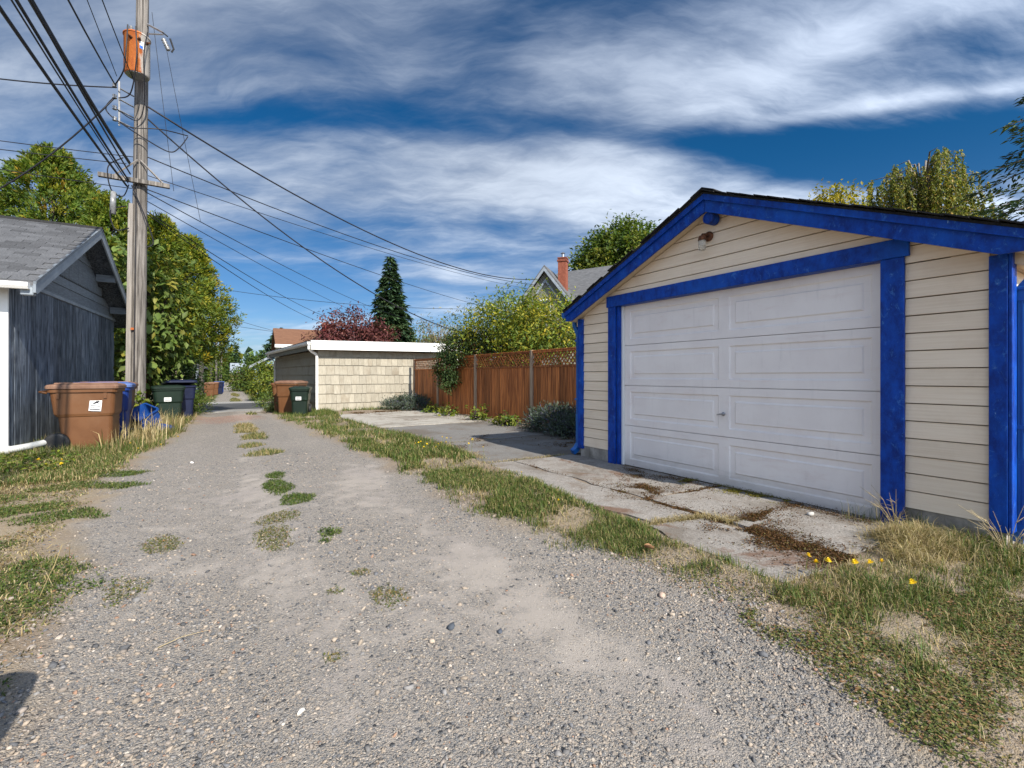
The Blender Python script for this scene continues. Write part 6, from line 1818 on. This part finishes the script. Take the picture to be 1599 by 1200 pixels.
    ctr = [(.74, 3.78, .10, .13), (.66, 3.6, .05, .05), (.66, 5.0, .16, .26), (.56, 5.65, .14, .42), (.60, 6.25, .10, .2), (.62, 8.2, .24, .36), (.50, 9.2, .22, .3), (.62, 10.4, .24, .6), (.55, 11.8, .24, .5), (.55, 13.0, .22, .5), (.9, 17, .18, .5), (1.0, 36, .3, 3), (1.25, 46, .3, 4), (1.6, 60, .3, 5)]
    gm2 = lambda x, y: np.clip(sum(ell(x, y, cx, cy, rx, ry, .35, k, .9) for k, (cx, cy, rx, ry) in enumerate(ctr)), 0, 1)
    x, y = scatter(.2, 1.0, 3.3, 7.0, 9000, gm2); parts.append(grassy(x, y, .012, .05, GRN[:3], .8, .006)); 
    x, y = scatter(.2, 1.0, 3.3, 7.0, 4000, gm2); parts.append(low_leaves(x, y, .02, GRN[:3], .02))
    x, y = scatter(.1, 1.2, 7.0, 14.5, 3500, gm2); parts.append(grassy(x, y, .03, .10, MIXG, .6, .011, False))
    x, y = scatter(.1, 1.2, 11.0, 14.5, 1500, gm2); parts.append(grassy(x, y, .03, .16, DRY, .6, .012, False))
    x, y = scatter(.5, 2.0, 16, 66, 400, gm2); parts.append(grassy(x, y, .05, .15, MIXG, .6, .03, False))
    dry = [(.80, 2.52, .13, .17), (.74, 2.9, .07, .07), (.55, 2.75, .05, .06), (.42, 2.1, .06, .06), (.35, 3.9, .15, .3), (.45, 4.4, .2, .2), (-.35, 4.2, .12, .25), (-.45, 3.4, .1, .2)]
    gm3 = lambda x, y: np.clip(sum(ell(x, y, cx, cy, rx, ry, .5, k, .9) for k, (cx, cy, rx, ry) in enumerate(dry)), 0, 1)
    x, y = scatter(-.6, 1.1, 1.9, 4.7, 9000, gm3); parts.append(grassy(x, y, .008, .03, MIXG + [(3, (.14, .12, .045))], 1.2, .005))
    x, y = scatter(-.6, 1.1, 1.9, 4.7, 5000, gm3); parts.append(low_leaves(x, y, .014, CLOV, .01))
    stuff('track_grass', 'tufts of grass along the middle of the gravel track', parts)
    # verges far down the alley
    parts = []
    x, y = scatter(-6, -.2, 31.2, 110, 34, lambda x, y: sst(road_left(y) - x, 0, .4)); parts.append(grassy(x, y, .08, .3, MIXG, .5, .05, False))
    x, y = scatter(1.7, 9, 31.2, 110, 34, lambda x, y: sst(x - road_right(y), 0, .4)); parts.append(grassy(x, y, .08, .3, MIXG, .5, .05, False))
    stuff('verge_grass', 'grass verges of the alley beyond the side street', parts)
    # moss and crumbs in the cracks of the slabs
    parts = []
    def strip(p, q, wid, n, pal, size=.012, seed=0, z0=.02):
        t = rngG.random(n); o = np.where(rngG.random(n) < .62, rngG.normal(0, wid * .75, n), rngG.normal(0, wid * 2.6, n)) + wid * 1.5 * (fbm(t * 9, t * 0 + seed, 77, 3) - .5)
        x = p[0] + (q[0] - p[0]) * t; y = p[1] + (q[1] - p[1]) * t
        L = math.hypot(q[0] - p[0], q[1] - p[1]); nx, ny = (q[1] - p[1]) / L, -(q[0] - p[0]) / L
        x = x + nx * o; y = y + ny * o
        k = fbm(x * 5, y * 5, 200 + seed, 4) > .42 + .16 * rngG.random(n); x, y = x[k], y[k]; m = len(x)
        P = np.stack([x, y, np.full(m, z0) + rngG.random(m) * .009], 1)
        parts.append(leaves(P, unit(m, rngG) * [1, 1, .5], np.tile([0, 0, 1.0], (m, 1)) + unit(m, rngG) * .6, size * (.6 + .8 * rngG.random(m)), .7, palette(m, rngG, pal)))
    MOSS = [(3, (.075, .036, .014)), (2, (.125, .062, .02)), (1, (.05, .035, .016)), (.6, (.12, .10, .03))]
    YM = [(3, (.20, .17, .02)), (2, (.13, .12, .02)), (1, (.08, .06, .02))]
    strip((3.40, 1.36), (3.43, 2.3), .075, 19000, MOSS, .014, 1, .030)
    strip((3.30, 1.40), (3.34, 1.95), .05, 5000, MOSS, .013, 21, .030)
    strip((3.6, 2.15), (4.1, 2.3), .07, 3500, MOSS, .012, 22, .034)
    strip((3.46, 3.0), (3.9, 3.5), .08, 5000, MOSS, .012, 23, .03)
    strip((3.44, 2.2), (3.46, 3.6), .05, 11000, MOSS, .013, 2, .02)
    strip((3.45, 3.5), (3.47, 5.4), .02, 2500, MOSS, .013, 3, .018)
    strip((3.48, 2.22), (4.5, 2.2), .035, 5000, MOSS, .013, 4, .025)
    strip((3.5, 3.1), (4.5, 3.02), .03, 4000, MOSS, .013, 5, .022)
    strip((4.44, 2.3), (4.42, 3.4), .035, 7000, YM, .012, 6, .036)
    strip((4.40, 1.6), (4.36, 4.3), .06, 7000, MOSS, .011, 24, .034)
    strip((4.54, 1.6), (4.54, 4.5), .012, 2200, MOSS, .012, 7, .02)
    strip((3.7, 3.4), (4.2, 3.9), .07, 2600, MOSS, .012, 8, .027)
    strip((3.3, 6.9), (4.6, 8.2), .10, 1500, MOSS, .018, 9, .02)
    strip((4.9, 6.0), (6.0, 7.4), .14, 2600, MOSS, .02, 10, .02)
    strip((3.5, 14.9), (5.6, 15.2), .12, 2600, MOSS, .03, 11, .03)
    strip((5.9, 8.6), (5.95, 14.0), .12, 5000, MOSS, .025, 12, .02)
    stuff('moss', 'brown and yellow moss in the cracks of the driveway', parts)
    parts = []
    def dryline(p, q, wid, n, h):
        t = rngG.random(n); o = rngG.normal(0, wid, n)
        x = p[0] + (q[0] - p[0]) * t + o; y = p[1] + (q[1] - p[1]) * t + rngG.normal(0, wid, n)
        P = np.stack([x, y, np.full(n, .015)], 1)
        parts.append(blades(P, h * (.4 + .8 * rngG.random(n)), np.full(n, .004), rngG.uniform(.6, 1.8, n), palette(n, rngG, DRY), rngG))
    dryline((2.9, 2.56), (3.42, 2.45), .03, 700, .05)
    dryline((3.4, 2.45), (3.5, 2.2), .03, 260, .08)
    dryline((3.05, 5.47), (4.4, 5.47), .02, 500, .05)
    dryline((3.2, 5.8), (3.25, 7.4), .05, 700, .06)
    dryline((3.1, 7.5), (4.6, 7.55), .02, 300, .04)
    stuff('dry_grass', 'dry grass growing out of the driveway joints', parts)
build_grass()

def build_pebbles():
    # loose stones of the track: rough twelve-cornered lumps
    t = (1 + 5 ** .5) / 2
    iv = np.array([(-1, t, 0), (1, t, 0), (-1, -t, 0), (1, -t, 0), (0, -1, t), (0, 1, t), (0, -1, -t), (0, 1, -t), (t, 0, -1), (t, 0, 1), (-t, 0, -1), (-t, 0, 1)]) / math.sqrt(1 + t * t)
    fc = np.array([(0, 11, 5), (0, 5, 1), (0, 1, 7), (0, 7, 10), (0, 10, 11), (1, 5, 9), (5, 11, 4), (11, 10, 2), (10, 7, 6), (7, 1, 8), (3, 9, 4), (3, 4, 2), (3, 2, 6), (3, 6, 8), (3, 8, 9), (4, 9, 5), (2, 4, 11), (6, 2, 10), (8, 6, 7), (9, 8, 1)])
    rng = np.random.default_rng(404)
    pal = [(2.0, (.085, .086, .09)), (3, (.18, .173, .168)), (3.2, (.25, .215, .185)), (3.0, (.29, .24, .19)), (1.2, (.12, .122, .13)), (.4, (.35, .30, .25)), (.05, (.48, .44, .39)), (.4, (.26, .16, .11))]
    X = []; Y = []; S = []
    for (y0, y1, x0, x1, d, smin, sp) in ((.7, 2.2, -1.1, 2.6, 6800, .0032, .0055), (2.2, 4.0, -1.9, 2.5, 2600, .0045, .0075), (4.0, 8.0, -2.0, 2.3, 420, .006, .007)):
        def mk(x, y):
            stones = 0.40 + 0.75 * (fbm(x * 0.9, y * 0.55, 21, 4) - .5) * 2 - 0.40 * np.exp(-((x - 0.30 - .02 * y) / .26) ** 2) - 0.30 * np.exp(-((x - 1.45) / .28) ** 2) + .1
            edge = sst(x - road_left(y), -.5, .1) * (1 - sst(x - road_right(y), -.05, .35))
            return np.clip(.10 + stones * 1.1, .05, 1) ** 1.3 * edge
        n = int((x1 - x0) * (y1 - y0) * d)
        x = rng.uniform(x0, x1, n); y = rng.uniform(y0, y1, n); k = rng.random(n) < mk(x, y); x, y = x[k], y[k]
        s = smin * .85 + rng.exponential(sp * .33, len(x)); s = np.minimum(s, .028)
        X.append(x); Y.append(y); S.append(s)
    x = np.concatenate(X); y = np.concatenate(Y); s = np.concatenate(S); n = len(x)
    sc = np.stack([s * rng.uniform(.8, 1.4, n), s * rng.uniform(.6, 1.0, n), s * rng.uniform(.4, .75, n)], 1)
    v = iv[None] * (1 + .25 * rng.normal(size=(n, 12, 1))) * sc[:, None, :]
    a = rng.random(n) * 2 * PI; ca, sa = np.cos(a)[:, None], np.sin(a)[:, None]
    vx = v[:, :, 0] * ca - v[:, :, 1] * sa; vy = v[:, :, 0] * sa + v[:, :, 1] * ca
    vz = v[:, :, 2] + (rng.normal(0, .25, n)[:, None]) * vx
    zz = gz(x, y) + sc[:, 2] * .25
    V = np.stack([vx + x[:, None], vy + y[:, None], vz + zz[:, None]], 2).reshape(-1, 3)
    F = (fc[None] + (np.arange(n) * 12)[:, None, None]).reshape(-1, 3)
    C = np.repeat(np.clip(palette(n, rng, pal), 0, 1), 12, axis=0)
    o = link('gravel', mesh_np('gravel', V, F, C), PEBBLE)
    tag(o, 'loose gravel stones of the alley', None, None, 'stuff')
    print('pebbles', n)
    # stones large enough to pick out
    for (px, py, sz, c, lb) in [(.255, 1.83, .017, (.62, .58, .52), 'small whitish stone alone near the bottom of the gravel'), (2.05, 1.72, .022, (.42, .31, .24), 'tan stone at the gravel edge near the creeping weeds'),
                                (.95, 2.05, .024, (.06, .07, .085), 'dark slate coloured stone in the gravel'), (.82, 1.98, .018, (.40, .33, .26), 'brown stone left of the dark slate stone'),
                                (1.13, 1.9, .016, (.07, .08, .1), 'small dark stone right of the slate coloured stone'), (4.2, 1.98, .03, (.40, .39, .37), 'pale grey stone lying on the slab below the door'), (-.3, 7.9, .03, (.62, .6, .58), 'white pebble at the left edge of the track near the carts')]:
        w = iv * (1 + .18 * rng.normal(size=(12, 1))) * np.array([sz * 1.2, sz * .8, sz * .6])
        me = mesh_np('stone', w, fc, np.tile(c, (12, 1)))
        lift = .034 if px > 3.5 else float(gz(px, py))
        o = link('stone', me, PEBBLE, None, (px, py, lift + sz * .3), (0, 0, rng.random() * 6))
        tag(o, lb, 'stone')
build_pebbles()

def build_plants():
    GREYG = [(3, (.07, .10, .07)), (2, (.11, .14, .10)), (1, (.04, .065, .045)), (1.2, (.10, .085, .17))]
    broad_tree('lavender_bush', 'grey green lavender mound at the foot of the fence beside the garage', 'plant', (5.95, 7.75), [(5.95, 7.75, .22, .42, .75, .30), (5.85, 7.0, .16, .35, .5, .22)], 260, 34, .085, GREYG, 301, clump_r=.09, trunk_r=.02, aspect=.22, droop=-.5)
    broad_tree('lavender_bush', 'grey green lavender mound where the fence meets the tan garage', 'plant', (5.75, 15.6), [(5.7, 15.6, .18, .5, .7, .30), (5.2, 15.9, .14, .4, .4, .2)], 190, 30, .10, GREYG, 302, clump_r=.1, trunk_r=.02, aspect=.22, droop=-.5)
    for k, (x, y, r, lb) in enumerate([(5.82, 10.9, .2, 'upright green weed in the middle of the fence foot'), (5.75, 9.45, .26, 'low broad leaved weed left of the near lavender'), (5.7, 12.6, .22, 'small green weed below the berry bush'), (5.85, 14.0, .26, 'leafy weed next to the far lavender')]):
        broad_tree('weed', lb, 'plant', (x, y), [(x, y, .12, r, r, .13 if k else .26)], 26, 9, .10, G_LIGHT, 310 + k, clump_r=.07, trunk_r=.012, aspect=.6, droop=.2)
    broad_tree('weed', 'green leaves growing up at the foot of the utility pole', 'plant', (-1.5, 13.2), [(-1.5, 13.2, .45, .22, .2, .35)], 60, 10, .10, G_LIGHT, 317, clump_r=.07, trunk_r=.012, aspect=.6)
    broad_tree('weed', 'tall grey green weeds beside the carts of the tan garage', 'plant', (1.72, 17.6), [(1.75, 17.4, .3, .35, .7, .4), (1.6, 19.5, .2, .4, 1.2, .4)], 120, 16, .10, G_MID + [(2, (.12, .16, .09))], 318, clump_r=.1, trunk_r=.012, aspect=.35)
    # dandelions
    heads = MB(); 
    def head_mesh():
        V = []; F = []
        for ring, (n, r, z, tilt) in enumerate(((10, .017, .0, .0), (8, .012, .003, .4), (5, .007, .006, .9))):
            for k in range(n):
                a = 2 * PI * (k + ring * .5) / n; w = .0035
                c, s = math.cos(a), math.sin(a); b = len(V)
                V += [(0, 0, z), (c * r * .6 - s * w, s * r * .6 + c * w, z + .002 + tilt * .005), (c * r, s * r, z + .003 + tilt * .008), (c * r * .6 + s * w, s * r * .6 - c * w, z + .002 + tilt * .005)]
                F.append((b, b + 1, b + 2, b + 3))
        me = mesh_np('flower_head', V, F); me.materials.append(FLOWERY); return me
    hm = head_mesh()
    r = random.Random(12)
    groups = {
        'dandelions on the green tuft of the near right corner': ('yellow dandelion on the green tuft of the near right corner', [(2.90, 1.34), (2.97, 1.31), (3.05, 1.21), (3.19, 1.18), (3.24, 1.15), (3.0, 1.44), (3.04, .957)], (.10, .125), 1.3),
        'tall yellow flowers halfway along the verge': ('tall thin yellow flower on the grass strip halfway along the driveway', [(2.72 + r.uniform(-.25, .3), 5.9 + r.uniform(-.6, .9)) for _ in range(15)], (.16, .34), .9),
        'dandelions on the near grass strip': ('yellow dandelion low on the near grass strip beside the slabs', [(2.55, 3.3), (2.62, 2.4), (2.9, 4.4)], (.06, .1), .9),
        'dandelions on the left verge': ('yellow dandelion in the dry grass of the left verge before the carts', [(-1.95, 8.4), (-1.88, 8.1), (-1.8, 7.9), (-1.72, 8.3), (-1.62, 7.75), (-1.0, 8.9), (-1.15, 9.3), (-.75, 9.4), (-.62, 10.4)], (.06, .13), 1.3)}
    ordn = ['leftmost', 'second from left', 'third from left', 'fourth from left', 'fifth from left', 'sixth from left', 'seventh from left', 'eighth from left', 'rightmost']
    for gname, (lb, spots, (h0, h1), sc) in groups.items():
        # picture order, left to right
        spots = sorted(spots, key=lambda p: math.atan2(p[0], p[1]))
        for k, (x, y) in enumerate(spots):
            z = float(gz(x, y)); h = r.uniform(h0, h1)
            lbl = lb if len(spots) > 9 else lb.replace('yellow dandelion', 'yellow dandelion, %s,' % (ordn[k] if k < len(spots) - 1 else 'rightmost'), 1)
            f = thing('dandelion', lbl, 'flower', (x, y, z), 0, gname)
            ox, oy = r.uniform(-.02, .02), r.uniform(-.02, .02)
            mb = MB(); mb.tube([(0, 0, -.01), (ox * .4, oy * .4, h * .6), (ox, oy, h)], .0016, 5); objl('stem', mb, STEMG, f)
            o = link('flower_head', hm, FLOWERY, f, (ox, oy, h), (r.uniform(.1, .6), r.uniform(-.3, .3), r.uniform(0, 6)), (sc,) * 3)
    # one dry curled leaf on the verge
    V = []; F = []
    prof = [(0, .003), (.014, .014), (.032, .022), (.05, .015), (.064, .002)]
    for (t, w) in prof:
        V += [(-w, t, .018 + w * .5), (-w * .4, t, .004), (w * .4, t, .005), (w, t, .016 + w * .6)]
    for i in range(4):
        for k in range(3): F.append((i * 4 + k, i * 4 + k + 1, i * 4 + 5 + k, i * 4 + 4 + k))
    o = link('fallen_leaf', mesh_np('fallen_leaf', V, F), DEADLEAF, None, (2.42, 2.10, float(gz(2.42, 2.1)) + .03), (.2, .1, 1.0)); tag(o, 'dry brown curled leaf lying on the near grass strip', 'leaf')
    # dry twiggy weeds by the door corner and at the right downspout
    for (x, y, n, lb, seed) in [(4.42, 1.47, 12, 'dry branching weed at the right corner of the garage door', 1), (4.36, .86, 12, 'bare twiggy weed against the right corner board', 2)]:
        rr = random.Random(seed); mb = MB()
        for k in range(n):
            a = rr.uniform(PI * .4, PI * 1.7); L = rr.uniform(.12, .38); lean = rr.uniform(.2, .8)
            p1 = (math.cos(a) * L * lean * .5, math.sin(a) * L * lean * .5, L * .6); p2 = (math.cos(a) * L * lean, math.sin(a) * L * lean, L * (1.05 - lean * .3))
            mb.tube([(0, 0, 0), p1, p2], [.003, .0022, .001], 4)
            for q in range(2):
                b = a + rr.uniform(-1, 1); mb.tube([p1, (p1[0] + math.cos(b) * .07, p1[1] + math.sin(b) * .07, p1[2] + rr.uniform(.01, .08))], [.0018, .0008], 4)
        o = link('dry_weed', mb.mesh('dry_weed'), STRAWM, None, (x, y, float(gz(x, y)))); tag(o, lb, 'plant')
    # a few dry straws lying on the gravel
    for k, (x, y, L, a, lb) in enumerate([(-.23, 2.62, .20, .3, 'thin dry twig lying on the left side of the gravel'), (-.62, 3.42, .22, 2.3, 'pale straw lying on the left turf patch'), (.55, 7.2, .28, 1.2, 'thin dark twig on the track ahead of the middle tufts')]):
        mb = MB(); mb.tube([(0, 0, .006), (L * .5, .01, .012), (L, -.005, .006)], [.0025, .002, .001], 5)
        o = link('twig', mb.mesh('twig'), STRAWM, None, (x, y, float(gz(x, y))), (0, 0, a)); tag(o, lb, 'twig')
build_plants()
